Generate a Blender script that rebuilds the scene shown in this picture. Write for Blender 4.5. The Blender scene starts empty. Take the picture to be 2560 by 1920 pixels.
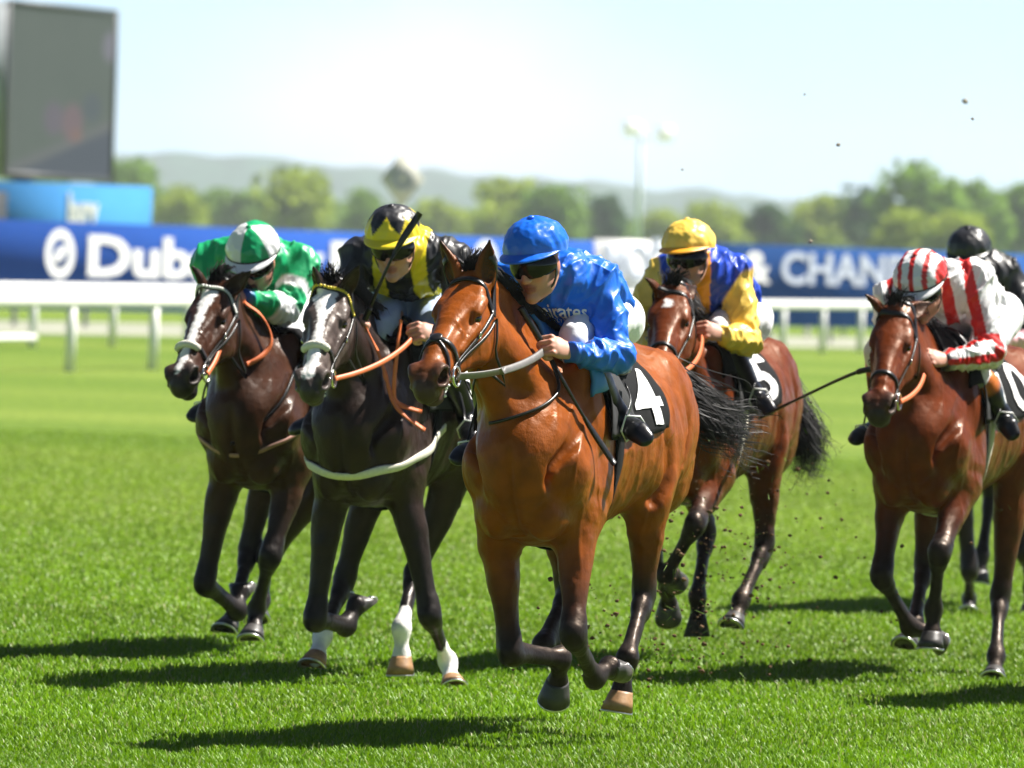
import bpy, bmesh, math, random
import numpy as np
from mathutils import Vector, Matrix
from mathutils.bvhtree import BVHTree

random.seed(7)
RNG = np.random.default_rng(7)
scene = bpy.context.scene
COLL = scene.collection

# ------------------------------------------------------------------ camera
CAM_H = 1.85
LENS = 300.0
FPX = LENS / 36.0 * 2560.0
cam_data = bpy.data.cameras.new("camera")
cam = bpy.data.objects.new("camera", cam_data)
COLL.objects.link(cam)
scene.camera = cam
cam_data.lens = LENS
cam_data.sensor_width = 36.0
cam_data.clip_start = 0.5
cam_data.clip_end = 9000.0
RC = Matrix.Rotation(math.radians(90 - 0.90), 3, 'X') @ Matrix.Rotation(math.radians(2.0), 3, 'Z')
cam.matrix_world = Matrix.Translation((0, 0, CAM_H)) @ RC.to_4x4()
cam_data.dof.use_dof = True
cam_data.dof.focus_distance = 31.3
cam_data.dof.aperture_fstop = 6.6

# ------------------------------------------------------------------ sky, sun, exposure
SUN_EL = math.radians(54)
SUN_AZ = math.radians(-24)           # from the right and a little behind the runners
sun_dir = Vector((math.cos(SUN_EL) * math.cos(SUN_AZ), -math.cos(SUN_EL) * math.sin(SUN_AZ), math.sin(SUN_EL)))
world = bpy.data.worlds.new("World")
scene.world = world
world.use_nodes = True
wn = world.node_tree.nodes
wl = world.node_tree.links
sky = wn.new('ShaderNodeTexSky')
sky.sky_type = 'NISHITA'
sky.sun_disc = False
sky.sun_elevation = SUN_EL
sky.sun_rotation = math.atan2(sun_dir.x, sun_dir.y)
sky.air_density = 0.3
sky.dust_density = 0.3
sky.ozone_density = 1.0
wn['Background'].inputs['Strength'].default_value = 0.05
wl.new(sky.outputs[0], wn['Background'].inputs['Color'])
# pale veil of summer haze low over the horizon, all the way round, and one soft bright cloud ahead
def wnode(t, **k):
    n = wn.new(t)
    for a, b in k.items(): setattr(n, a, b)
    return n


def wmath(op, a, b=0.0):
    n = wnode('ShaderNodeMath', operation=op)
    for i, v in enumerate((a, b)):
        if hasattr(v, 'is_linked'): wl.new(v, n.inputs[i])
        else: n.inputs[i].default_value = v
    return n.outputs[0]


def wramp(v, a, b):
    n = wnode('ShaderNodeMapRange', interpolation_type='SMOOTHSTEP')
    n.inputs['From Min'].default_value = a; n.inputs['From Max'].default_value = b
    wl.new(v, n.inputs['Value']); return n.outputs[0]


w_tc = wn.new('ShaderNodeTexCoord'); w_sx = wn.new('ShaderNodeSeparateXYZ'); wl.new(w_tc.outputs['Generated'], w_sx.inputs[0])
w_low = wramp(w_sx.outputs['Z'], .12, .03)
w_no = wn.new('ShaderNodeTexNoise'); w_no.inputs['Scale'].default_value = 40; w_no.inputs['Detail'].default_value = 4
wl.new(w_tc.outputs['Generated'], w_no.inputs['Vector'])
w_dx = wmath('DIVIDE', wmath('SUBTRACT', w_sx.outputs['X'], -.0088), .0270)
w_dz = wmath('DIVIDE', wmath('SUBTRACT', w_sx.outputs['Z'], .0165), .0125)
w_r = wmath('SQRT', wmath('ADD', wmath('MULTIPLY', w_dx, w_dx), wmath('MULTIPLY', w_dz, w_dz)))
w_r = wmath('ADD', w_r, wmath('MULTIPLY', wmath('SUBTRACT', w_no.outputs['Fac'], .5), 1.1))
w_r = wmath('ADD', w_r, wmath('MULTIPLY', wmath('LESS_THAN', w_sx.outputs['Y'], 0), 9))
w_cl = wramp(w_r, 1.45, .15)
w_mx = wnode('ShaderNodeMix', data_type='RGBA'); wl.new(w_cl, w_mx.inputs[0])
w_mx.inputs[6].default_value = (.118, .215, .240, 1); w_mx.inputs[7].default_value = (.285, .30, .305, 1)
w_b2 = wn.new('ShaderNodeBackground'); wl.new(w_mx.outputs[2], w_b2.inputs['Color']); wl.new(w_low, w_b2.inputs['Strength'])
w_ad = wn.new('ShaderNodeAddShader'); wl.new(wn['Background'].outputs[0], w_ad.inputs[0]); wl.new(w_b2.outputs[0], w_ad.inputs[1])
wl.new(w_ad.outputs[0], wn['World Output'].inputs['Surface'])
sun_data = bpy.data.lights.new("sun", 'SUN')
sun_data.energy = 5.0
sun_data.angle = math.radians(0.5)
sun_data.color = (1.0, 0.955, 0.88)
sun = bpy.data.objects.new("sun", sun_data)
COLL.objects.link(sun)
sun.rotation_euler = (-sun_dir).to_track_quat('-Z', 'Y').to_euler()
scene.view_settings.view_transform = 'Standard'
scene.view_settings.look = 'None'
scene.view_settings.gamma = 1.0
scene.view_settings.exposure = 1.3
scene.view_settings.use_curve_mapping = False
scene.cycles.max_bounces = 6
scene.cycles.use_denoising = True


def ray(u, v):
    d = RC @ Vector(((u - 1280) / FPX, -(v - 960) / FPX, -1.0))
    return d / d.y


def at(u, v, Y):
    p = ray(u, v) * Y
    return Vector((p.x, Y, p.z + CAM_H))


# ------------------------------------------------------------------ helpers
def nrm(a):
    a = np.asarray(a, float)
    return a / (np.linalg.norm(a) + 1e-12)


def tag(o, label=None, cat=None, group=None, kind=None):
    if label: o['label'] = label
    if cat: o['category'] = cat
    if group: o['group'] = group
    if kind: o['kind'] = kind
    return o


def link(o, parent=None):
    COLL.objects.link(o)
    if parent is not None:
        o.parent = parent
    return o


def empty(name, loc=(0, 0, 0), rz=0.0, parent=None):
    o = bpy.data.objects.new(name, None)
    o.location = loc
    o.rotation_euler = (0, 0, rz)
    o.empty_display_size = 0.2
    return link(o, parent)


def np_mesh(name, V, F, mat, parent=None, cols=None, smooth=True, mats=None, fmat=None, offset=None):
    """V (n,3); F list of index arrays, each (m,k)."""
    V = np.asarray(V, np.float32)
    if offset is not None:
        V = V - np.asarray(offset, np.float32)
    if not isinstance(F, (list, tuple)) or (len(F) and not hasattr(F[0], 'shape')):
        F = [np.asarray(F)]
    F = [np.asarray(f, np.int32) for f in F if len(f)]
    me = bpy.data.meshes.new(name)
    me.vertices.add(len(V))
    me.vertices.foreach_set('co', V.ravel())
    loops = np.concatenate([f.ravel() for f in F])
    sizes = np.concatenate([np.full(len(f), f.shape[1], np.int32) for f in F])
    starts = np.concatenate([[0], np.cumsum(sizes)[:-1]]).astype(np.int32)
    me.loops.add(len(loops))
    me.loops.foreach_set('vertex_index', loops)
    me.polygons.add(len(sizes))
    me.polygons.foreach_set('loop_start', starts)
    me.update(calc_edges=True)
    if smooth:
        me.polygons.foreach_set('use_smooth', np.ones(len(sizes), bool))
    if cols is not None:
        c = np.ones((len(V), 4), np.float32)
        c[:, :3] = cols
        a = me.color_attributes.new('Col', 'FLOAT_COLOR', 'POINT')
        a.data.foreach_set('color', c.ravel())
    for m in (mats or [mat]):
        me.materials.append(m)
    if fmat is not None:
        me.polygons.foreach_set('material_index', np.asarray(fmat, np.int32))
    me.validate()
    o = bpy.data.objects.new(name, me)
    return link(o, parent)


class MB:
    """collects boxes / tubes into one mesh"""
    def __init__(s):
        s.V = []; s.F3 = []; s.F4 = []; s.n = 0

    def add(s, V, quads=(), tris=()):
        V = np.asarray(V, float)
        if len(quads): s.F4.append(np.asarray(quads, int) + s.n)
        if len(tris): s.F3.append(np.asarray(tris, int) + s.n)
        s.V.append(V); s.n += len(V)

    def box(s, lo, hi, bev=0.0):
        lo = np.asarray(lo, float); hi = np.asarray(hi, float)
        c = [(x, y, z) for x in (0, 1) for y in (0, 1) for z in (0, 1)]
        V = [[lo[i] + (hi[i] - lo[i]) * k[i] for i in range(3)] for k in c]
        s.add(V, [(0, 1, 3, 2), (4, 6, 7, 5), (0, 4, 5, 1), (2, 3, 7, 6), (0, 2, 6, 4), (1, 5, 7, 3)])

    def tube(s, P, R, n=8, closed=False, cap=True, flat=1.0, side=None):
        P = np.asarray(P, float); m = len(P)
        R = np.broadcast_to(np.asarray(R, float), (m,))
        V = []
        pu = None
        for i in range(m):
            if closed:
                t = P[(i + 1) % m] - P[i - 1]
            else:
                t = P[min(i + 1, m - 1)] - P[max(i - 1, 0)]
            t = nrm(t)
            if side is not None:
                a = np.asarray(side[i] if np.ndim(side) == 2 else side, float)
            elif pu is None:
                a = np.array([0, 0, 1.0]) if abs(t[2]) < .9 else np.array([1.0, 0, 0])
            else:
                a = pu
            a = nrm(a - t * a.dot(t)); pu = a
            b = np.cross(t, a)
            for k in range(n):
                ang = 2 * math.pi * k / n
                V.append(P[i] + R[i] * (math.cos(ang) * a * flat + math.sin(ang) * b))
        Q = []
        for i in range(m if closed else m - 1):
            j = (i + 1) % m
            for k in range(n):
                l = (k + 1) % n
                Q.append((i * n + k, i * n + l, j * n + l, j * n + k))
        T = []
        if cap and not closed:
            V.append(P[0]); V.append(P[-1])
            for k in range(n):
                l = (k + 1) % n
                T.append((m * n, l, k)); T.append((m * n + 1, (m - 1) * n + k, (m - 1) * n + l))
        s.add(V, Q, T)

    def ribbon(s, P, N, w, th):
        """strap: centre line P, surface normals N, width w, thickness th"""
        P = np.asarray(P, float); N = np.asarray(N, float); m = len(P)
        w = np.broadcast_to(np.asarray(w, float), (m,))
        V = []
        for i in range(m):
            t = nrm(P[min(i + 1, m - 1)] - P[max(i - 1, 0)])
            nn = nrm(N[i] - t * N[i].dot(t))
            b = np.cross(t, nn) * w[i] / 2
            e = .78
            V += [P[i] - b, P[i] - b * e + nn * th, P[i] + b * e + nn * th, P[i] + b]
        Q = []
        for i in range(m - 1):
            for k in range(4):
                l = (k + 1) % 4
                Q.append((i * 4 + k, i * 4 + l, (i + 1) * 4 + l, (i + 1) * 4 + k))
        Q.append((0, 1, 2, 3)); Q.append(((m - 1) * 4 + 3, (m - 1) * 4 + 2, (m - 1) * 4 + 1, (m - 1) * 4))
        s.add(V, Q)

    def ring(s, c, a, b, R, r, n=20, k=6):
        a = nrm(a); b = nrm(b)
        P = [np.asarray(c) + R * (math.cos(t) * a + math.sin(t) * b) for t in np.linspace(0, 2 * math.pi, n, endpoint=False)]
        s.tube(P, r, k, closed=True)

    def ell(s, c, r, R=None, nu=14, nv=9):
        R = np.eye(3) if R is None else np.asarray(R)
        V = []; Q = []
        for i in range(nv + 1):
            th = math.pi * i / nv
            for j in range(nu):
                ph = 2 * math.pi * j / nu
                q = np.array([math.sin(th) * math.cos(ph) * r[0], math.sin(th) * math.sin(ph) * r[1], math.cos(th) * r[2]])
                V.append(np.asarray(c) + R @ q)
        for i in range(nv):
            for j in range(nu):
                l = (j + 1) % nu
                Q.append((i * nu + j, (i + 1) * nu + j, (i + 1) * nu + l, i * nu + l))
        s.add(V, Q)

    def build(s, name, mat, parent=None, smooth=True, offset=None):
        F = []
        if s.F4: F.append(np.concatenate(s.F4))
        if s.F3: F.append(np.concatenate(s.F3))
        return np_mesh(name, np.concatenate(s.V), F, mat, parent, smooth=smooth, offset=offset)


def catmull(P, sub):
    P = np.asarray(P, float)
    n = len(P)
    out = []
    for i in range(n - 1):
        p0 = P[max(i - 1, 0)]; p1 = P[i]; p2 = P[i + 1]; p3 = P[min(i + 2, n - 1)]
        for k in range(sub):
            t = k / sub
            out.append(.5 * ((2 * p1) + (-p0 + p2) * t + (2 * p0 - 5 * p1 + 4 * p2 - p3) * t * t + (-p0 + 3 * p1 - 3 * p2 + p3) * t ** 3))
    out.append(P[-1])
    return np.array(out)


_perm = RNG.random(65536).astype(np.float32)


def vnoise(P, f):
    """value noise in 0..1"""
    P = np.asarray(P, np.float32) * f + 531.7
    i = np.floor(P).astype(np.int64); t = P - i
    t = t * t * (3 - 2 * t)
    r = 0
    for dx in (0, 1):
        wx = t[:, 0] if dx else 1 - t[:, 0]
        for dy in (0, 1):
            wy = t[:, 1] if dy else 1 - t[:, 1]
            for dz in (0, 1):
                wz = t[:, 2] if dz else 1 - t[:, 2]
                h = ((i[:, 0] + dx) * 73856093) ^ ((i[:, 1] + dy) * 19349663) ^ ((i[:, 2] + dz) * 83492791)
                r = r + wx * wy * wz * _perm[h & 65535]
    return r


# ------------------------------------------------------------------ smooth signed-distance modelling
class Sdf:
    def __init__(s):
        s.prims = []

    def chain(s, pts, rad, k=.03, col=None, side=(0, 1, 0), sub=3, op='u', kc=None, straight=False):
        pts = np.asarray(pts, float)
        rad = np.array([(r, r) if np.isscalar(r) else r for r in rad], float)
        if col is None: col = (1, 1, 1)
        col = np.asarray(col, float)
        if col.ndim == 1: col = np.repeat(col[None], len(pts), 0)
        if len(pts) > 2 and sub > 1 and not straight:
            A = catmull(np.concatenate([pts, rad], 1), sub)
            pts, rad = A[:, :3], np.maximum(A[:, 3:], 1e-3)
            n = len(col); x = np.linspace(0, n - 1, len(pts))
            col = np.stack([np.interp(x, np.arange(n), col[:, c]) for c in range(3)], 1)
        s.prims.append(('c', pts, rad, k, col, np.asarray(side, float), op, kc))

    def ell(s, c, r, R=None, k=.03, col=None, op='u', kc=None):
        R = np.eye(3) if R is None else np.asarray(R, float)
        s.prims.append(('e', np.asarray(c, float), np.asarray(r, float), k, np.asarray((1, 1, 1) if col is None else col, float), R, op, kc))

    @staticmethod
    def _cap(X, Y, Z, a, b, ra, rb, side):
        ax = b - a; L = float(np.linalg.norm(ax)) + 1e-9; ax = ax / L
        sd = side - ax * side.dot(ax)
        if np.linalg.norm(sd) < .05:
            sd = np.array([1.0, 0, 0]) - ax * ax[0]
        sd = sd / np.linalg.norm(sd)
        up = np.cross(ax, sd)
        x = X - a[0]; y = Y - a[1]; z = Z - a[2]
        q = x * ax[0] + y * ax[1] + z * ax[2]
        t = np.clip(q / L, 0, 1)
        al = q - t * L
        qs = x * sd[0] + y * sd[1] + z * sd[2]
        qu = x * up[0] + y * up[1] + z * up[2]
        rs = ra[0] + (rb[0] - ra[0]) * t
        ru = ra[1] + (rb[1] - ra[1]) * t
        rl = .5 * (rs + ru)
        A = qs / rs; B = qu / ru; Cc = al / rl
        k0 = np.sqrt(A * A + B * B + Cc * Cc)
        k1 = np.sqrt((A / rs) ** 2 + (B / ru) ** 2 + (Cc / rl) ** 2)
        d = np.where(k0 > .3, k0 * (k0 - 1) / (k1 + 1e-6), (k0 - 1) * np.minimum(rs, ru))
        return d, t

    def mesh(s, grids, color=True, smooth=1):
        Vs = []; Qs = []; Cs = []; base = 0
        for (lo, hi, h, keep) in grids:
            lo = np.asarray(lo, float); hi = np.asarray(hi, float)
            ax = [np.arange(lo[i], hi[i] + h, h).astype(np.float32) for i in range(3)]
            sh = tuple(len(a) for a in ax)
            D = np.full(sh, 1.0, np.float32)
            C = np.ones(sh + (3,), np.float32) * .2 if color else None

            def sl(l, u):
                r = []
                for i in range(3):
                    a = int(np.searchsorted(ax[i], l[i])); b = int(np.searchsorted(ax[i], u[i]))
                    if b <= a: return None
                    r.append(slice(a, b))
                return tuple(r)
            for p in s.prims:
                kind, _, _, k, col, _, op, kc = p
                m = max(k, .012) + h
                if kind == 'e':
                    _, c, r, k, col, R, op, kc = p
                    ext = np.sqrt(((R * r) ** 2).sum(1)) + m
                    S = sl(c - ext, c + ext)
                    if S is None: continue
                    X = ax[0][S[0]][:, None, None] - c[0]; Y = ax[1][S[1]][None, :, None] - c[1]; Z = ax[2][S[2]][None, None, :] - c[2]
                    q = [(X * R[0, i] + Y * R[1, i] + Z * R[2, i]) for i in range(3)]
                    k0 = np.sqrt(sum((q[i] / r[i]) ** 2 for i in range(3)))
                    k1 = np.sqrt(sum((q[i] / r[i] ** 2) ** 2 for i in range(3)))
                    d = np.where(k0 > .3, k0 * (k0 - 1) / (k1 + 1e-6), (k0 - 1) * r.min()).astype(np.float32)
                    cc = col.astype(np.float32)
                else:
                    _, pts, rad, k, col, side, op, kc = p
                    rm = rad.max(1)[:, None]
                    S = sl((pts - rm).min(0) - m, (pts + rm).max(0) + m)
                    if S is None: continue
                    d = np.full(tuple(q.stop - q.start for q in S), 9.0, np.float32)
                    cc = np.empty(d.shape + (3,), np.float32) if color else None
                    if color: cc[:] = col[0]
                    for i in range(len(pts) - 1):
                        rr = max(rm[i, 0], rm[i + 1, 0]) + m
                        T = sl(np.maximum(np.minimum(pts[i], pts[i + 1]) - rr, lo), np.maximum(pts[i], pts[i + 1]) + rr)
                        if T is None: continue
                        X = ax[0][T[0]][:, None, None]; Y = ax[1][T[1]][None, :, None]; Z = ax[2][T[2]][None, None, :]
                        dd, t = s._cap(X, Y, Z, pts[i], pts[i + 1], rad[i], rad[i + 1], side)
                        W = tuple(slice(max(T[q].start, S[q].start) - S[q].start, min(T[q].stop, S[q].stop) - S[q].start) for q in range(3))
                        if any(w.stop <= w.start for w in W): continue
                        U = tuple(slice(W[q].start + S[q].start - T[q].start, W[q].stop + S[q].start - T[q].start) for q in range(3))
                        dd = dd[U].astype(np.float32)
                        mk = dd < d[W]
                        if color:
                            tt = np.broadcast_to(t, (T[0].stop - T[0].start, T[1].stop - T[1].start, T[2].stop - T[2].start))[U][..., None]
                            cc[W] = np.where(mk[..., None], col[i] * (1 - tt) + col[i + 1] * tt, cc[W])
                        d[W] = np.where(mk, dd, d[W])
                D0 = D[S].copy()
                if op == 'u':
                    if k > 1e-4:
                        hh = np.clip(.5 + .5 * (D0 - d) / k, 0, 1)
                        D[S] = D0 * (1 - hh) + d * hh - k * hh * (1 - hh)
                    else:
                        hh = (d < D0).astype(np.float32); D[S] = np.minimum(D0, d)
                    if color:
                        if kc is not None: hh = np.clip(.5 + .5 * (D0 - d) / kc, 0, 1)
                        C[S] = C[S] * (1 - hh[..., None]) + cc * hh[..., None]
                elif op == 's':
                    hh = np.clip(.5 - .5 * (D0 + d) / k, 0, 1)
                    D[S] = D0 * (1 - hh) - d * hh + k * hh * (1 - hh)
                    if color:
                        w = np.clip(1 - d / .004, 0, 1)[..., None]
                        C[S] = C[S] * (1 - w) + cc * w
                elif op == 'p' and color:
                    w = np.clip(.5 - d / (2 * k), 0, 1)[..., None]
                    C[S] = C[S] * (1 - w) + cc * w
            V, Q, Cv = surfnets(D, ax, C)
            if keep is not None and len(Q):
                cen = V[Q].mean(1)
                Q = Q[keep(cen)]
                used = np.unique(Q)
                mp = np.full(len(V), -1); mp[used] = np.arange(len(used))
                V = V[used]; Q = mp[Q]
                if color: Cv = Cv[used]
            Vs.append(V); Qs.append(Q + base); base += len(V)
            if color: Cs.append(Cv)
        V = np.concatenate(Vs); Q = np.concatenate(Qs)
        for _ in range(smooth):
            V = laplace(V, Q, .5)
        return V, Q, (np.concatenate(Cs) if color else None)


def laplace(V, Q, lam):
    n = len(V)
    acc = np.zeros((n, 3)); cnt = np.zeros(n)
    for a, b in ((0, 1), (1, 2), (2, 3), (3, 0)):
        i, j = Q[:, a], Q[:, b]
        for c in range(3):
            acc[:, c] += np.bincount(i, V[j, c], n) + np.bincount(j, V[i, c], n)
        cnt += np.bincount(i, minlength=n) + np.bincount(j, minlength=n)
    # keep open borders still
    e = np.sort(np.concatenate([Q[:, [0, 1]], Q[:, [1, 2]], Q[:, [2, 3]], Q[:, [3, 0]]]), 1)
    key = e[:, 0].astype(np.int64) * n + e[:, 1]
    u, c = np.unique(key, return_counts=True)
    bb = u[c == 1]
    fix = np.zeros(n, bool); fix[bb // n] = True; fix[bb % n] = True
    W = V + lam * (acc / np.maximum(cnt, 1)[:, None] - V)
    W[fix] = V[fix]
    return W


def surfnets(D, ax, C):
    ins = D < 0
    s = np.zeros(tuple(d - 1 for d in D.shape), np.int8)
    offs = [(x, y, z) for x in (0, 1) for y in (0, 1) for z in (0, 1)]
    n = s.shape
    for o in offs:
        s += ins[o[0]:o[0] + n[0], o[1]:o[1] + n[1], o[2]:o[2] + n[2]]
    act = (s > 0) & (s < 8)
    I, J, K = np.nonzero(act)
    idx = np.full(n, -1, np.int32); idx[act] = np.arange(len(I))
    pos = np.zeros((len(I), 3)); cnt = np.zeros(len(I))
    dv = {o: D[I + o[0], J + o[1], K + o[2]].astype(float) for o in offs}
    for a in offs:
        for q in range(3):
            if a[q]: continue
            b = list(a); b[q] = 1; b = tuple(b)
            da, db = dv[a], dv[b]
            m = (da < 0) != (db < 0)
            t = np.where(m, da / np.where(m, da - db, 1), 0)
            for c in range(3):
                pos[:, c] += m * (a[c] + (b[c] - a[c]) * t)
            cnt += m
    pos /= np.maximum(cnt, 1)[:, None]
    h = [float(a[1] - a[0]) for a in ax]
    V = np.stack([ax[0][I] + pos[:, 0] * h[0], ax[1][J] + pos[:, 1] * h[1], ax[2][K] + pos[:, 2] * h[2]], 1)
    Cv = None
    if C is not None:
        Cv = sum(C[I + o[0], J + o[1], K + o[2]] for o in offs) / 8
    Q = []
    for q in range(3):
        sa = [slice(None)] * 3; sb = [slice(None)] * 3
        sa[q] = slice(0, -1); sb[q] = slice(1, None)
        A = ins[tuple(sa)]; B = ins[tuple(sb)]
        m = A != B
        i, j, k = np.nonzero(m)
        P = [i, j, k]
        r, t = [(1, 2), (2, 0), (0, 1)][q]
        ok = (P[r] > 0) & (P[r] < D.shape[r] - 1) & (P[t] > 0) & (P[t] < D.shape[t] - 1)
        P = [p[ok] for p in P]
        fl = A[P[0], P[1], P[2]]

        def cell(dr, dt):
            c = [P[0], P[1], P[2]]
            c[r] = c[r] + dr; c[t] = c[t] + dt
            return idx[c[0], c[1], c[2]]
        f = np.stack([cell(-1, -1), cell(0, -1), cell(0, 0), cell(-1, 0)], 1)
        f[~fl] = f[~fl][:, ::-1]
        Q.append(f)
    return V, np.concatenate(Q), Cv


class Frame:
    """a running horse's own axes: x forward, y to its left, z up"""
    def __init__(s, X, Y, th):
        s.O = Vector((X, Y, 0)); th = math.radians(th)
        s.F = Vector((-math.sin(th), -math.cos(th), 0)); s.L = Vector((math.cos(th), -math.sin(th), 0))
        s.rz = math.atan2(s.F.y, s.F.x)

    def pick(s, u, v, xf):
        C = Vector((0, 0, CAM_H)); d = ray(u, v)
        t = ((s.O - C).dot(s.F) + xf) / d.dot(s.F)
        P = C + d * t
        return np.array([xf, (P - s.O).dot(s.L), P.z])

    def reach(s, u, v, frm, ln, sg):
        """the point seen at (u,v) that lies ln away from frm, ahead of it (sg 1) or behind it (-1)"""
        best = None
        for q in np.linspace(0, ln, 60):
            p = s.pick(u, v, frm[0] + sg * q)
            e = abs(np.linalg.norm(p - frm) - ln)
            if best is None or e < best[0]: best = (e, p)
        return best[1]

    def world(s, p):
        return s.O + s.F * float(p[0]) + s.L * float(p[1]) + Vector((0, 0, float(p[2])))


# ------------------------------------------------------------------ materials
def mat(name, col=(.5, .5, .5), rough=.5, spec=.5, attr=False, var=0.0, vscale=8.0, bump=0.0, bscale=60.0, bdist=.01,
        metal=0.0, coat=0.0, coat_r=.2, sheen=0.0, aniso=None, emit=None, trans=0.0, rvar=0.0):
    m = bpy.data.materials.new(name)
    m.use_nodes = True
    nt = m.node_tree; N = nt.nodes; L = nt.links
    b = N['Principled BSDF']
    b.inputs['Roughness'].default_value = rough
    b.inputs['Specular IOR Level'].default_value = spec
    b.inputs['Metallic'].default_value = metal
    b.inputs['Coat Weight'].default_value = coat
    b.inputs['Coat Roughness'].default_value = coat_r
    b.inputs['Sheen Weight'].default_value = sheen
    tc = N.new('ShaderNodeTexCoord')
    mp = N.new('ShaderNodeMapping')
    if aniso: mp.inputs['Scale'].default_value = aniso
    L.new(tc.outputs['Object'], mp.inputs[0])
    if attr:
        a = N.new('ShaderNodeAttribute'); a.attribute_name = 'Col'; src = a.outputs['Color']
    else:
        r = N.new('ShaderNodeRGB'); r.outputs[0].default_value = (*col, 1); src = r.outputs[0]
    if var > 0:
        n = N.new('ShaderNodeTexNoise'); n.inputs['Scale'].default_value = vscale; n.inputs['Detail'].default_value = 5
        L.new(mp.outputs[0], n.inputs['Vector'])
        mr = N.new('ShaderNodeMapRange'); mr.inputs['From Min'].default_value = .3; mr.inputs['From Max'].default_value = .7
        mr.inputs['To Min'].default_value = 1 - var; mr.inputs['To Max'].default_value = 1 + var
        L.new(n.outputs['Fac'], mr.inputs['Value'])
        mx = N.new('ShaderNodeVectorMath'); mx.operation = 'SCALE'
        L.new(src, mx.inputs[0]); L.new(mr.outputs[0], mx.inputs['Scale'])
        src = mx.outputs[0]
    if rvar > 0:
        n2 = N.new('ShaderNodeTexNoise'); n2.inputs['Scale'].default_value = vscale * .7; n2.inputs['Detail'].default_value = 4
        L.new(mp.outputs[0], n2.inputs['Vector'])
        m2 = N.new('ShaderNodeMapRange'); m2.inputs['From Min'].default_value = .35; m2.inputs['From Max'].default_value = .65
        m2.inputs['To Min'].default_value = rough - rvar; m2.inputs['To Max'].default_value = rough + rvar
        L.new(n2.outputs['Fac'], m2.inputs['Value']); L.new(m2.outputs[0], b.inputs['Roughness'])
    L.new(src, b.inputs['Base Color'])
    if bump > 0:
        n3 = N.new('ShaderNodeTexNoise'); n3.inputs['Scale'].default_value = bscale; n3.inputs['Detail'].default_value = 4
        L.new(mp.outputs[0], n3.inputs['Vector'])
        bp = N.new('ShaderNodeBump'); bp.inputs['Strength'].default_value = bump; bp.inputs['Distance'].default_value = bdist
        L.new(n3.outputs['Fac'], bp.inputs['Height']); L.new(bp.outputs[0], b.inputs['Normal'])
    if emit is not None:
        b.inputs['Emission Color'].default_value = (*emit[0], 1); b.inputs['Emission Strength'].default_value = emit[1]
    if trans > 0:
        tr = N.new('ShaderNodeBsdfTranslucent'); L.new(src, tr.inputs['Color'])
        ms = N.new('ShaderNodeMixShader'); ms.inputs[0].default_value = trans
        L.new(b.outputs[0], ms.inputs[1]); L.new(tr.outputs[0], ms.inputs[2])
        L.new(ms.outputs[0], N['Material Output'].inputs['Surface'])
    return m


def ground_mat():
    m = bpy.data.materials.new('turf'); m.use_nodes = True
    nt = m.node_tree; N = nt.nodes; L = nt.links; b = N['Principled BSDF']
    b.inputs['Roughness'].default_value = .8; b.inputs['Specular IOR Level'].default_value = .15
    tc = N.new('ShaderNodeTexCoord')

    def noise(sc, mscale, det=4):
        mp = N.new('ShaderNodeMapping'); mp.inputs['Scale'].default_value = mscale
        L.new(tc.outputs['Object'], mp.inputs[0])
        n = N.new('ShaderNodeTexNoise'); n.inputs['Scale'].default_value = sc; n.inputs['Detail'].default_value = det
        L.new(mp.outputs[0], n.inputs['Vector']); return n.outputs['Fac']
    r1 = N.new('ShaderNodeValToRGB')
    r1.color_ramp.elements[0].position = .32; r1.color_ramp.elements[0].color = (.10, .19, .010, 1)
    r1.color_ramp.elements[1].position = .70; r1.color_ramp.elements[1].color = (.22, .30, .045, 1)
    L.new(noise(.12, (.10, .9, 1), 5), r1.inputs[0])
    r2 = N.new('ShaderNodeValToRGB')
    r2.color_ramp.elements[0].position = .35; r2.color_ramp.elements[0].color = (.55, .6, .5, 1)
    r2.color_ramp.elements[1].position = .65; r2.color_ramp.elements[1].color = (1.2, 1.15, 1.1, 1)
    L.new(noise(9, (1, .6, 1), 6), r2.inputs[0])
    mx = N.new('ShaderNodeMix'); mx.data_type = 'RGBA'; mx.blend_type = 'MULTIPLY'; mx.inputs[0].default_value = .8
    L.new(r1.outputs[0], mx.inputs[6]); L.new(r2.outputs[0], mx.inputs[7])
    L.new(mx.outputs[2], b.inputs['Base Color'])
    bp = N.new('ShaderNodeBump'); bp.inputs['Strength'].default_value = .8; bp.inputs['Distance'].default_value = .04
    L.new(noise(60, (1, 1, 1), 5), bp.inputs['Height']); L.new(bp.outputs[0], b.inputs['Normal'])
    return m


M = {}
M['white_paint'] = mat('white_plastic', (.80, .80, .78), .4, .4, var=.05, vscale=2)
M['white_print'] = mat('white_print', (.82, .82, .82), .5, .3)
M['navy_print'] = mat('blue_banner', (.020, .078, .33), .9, .05, var=.06, vscale=1.5)
M['navy_dark'] = mat('navy_banner', (.018, .070, .23), .9, .05, var=.06, vscale=1.5)
M['pale_print'] = mat('pale_print', (.50, .55, .66), .5, .3)
M['cyan_box'] = mat('light_blue_panel', (.05, .215, .48), .9, .05, var=.06, vscale=1.0)
M['dark_metal'] = mat('dark_metal', (.03, .035, .04), .5, .5)
M['grey_metal'] = mat('grey_metal', (.40, .43, .46), .5, .4, var=.08, vscale=3)
M['cream'] = mat('cream_board', (.62, .62, .52), .6, .3, var=.05, vscale=2)
M['road'] = mat('pale_road', (.30, .31, .24), .9, .2, var=.12, vscale=.4)
M['earth'] = mat('dark_earth', (.12, .07, .035), .9, .2, var=.4, vscale=40, bump=.6, bscale=80)
M['leather'] = mat('black_leather', (.012, .011, .011), .32, .5, bump=.15, bscale=150, bdist=.002)
M['grey_leather'] = mat('worn_rubber_rein', (.16, .15, .145), .38, .5, var=.15, vscale=40)
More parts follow.
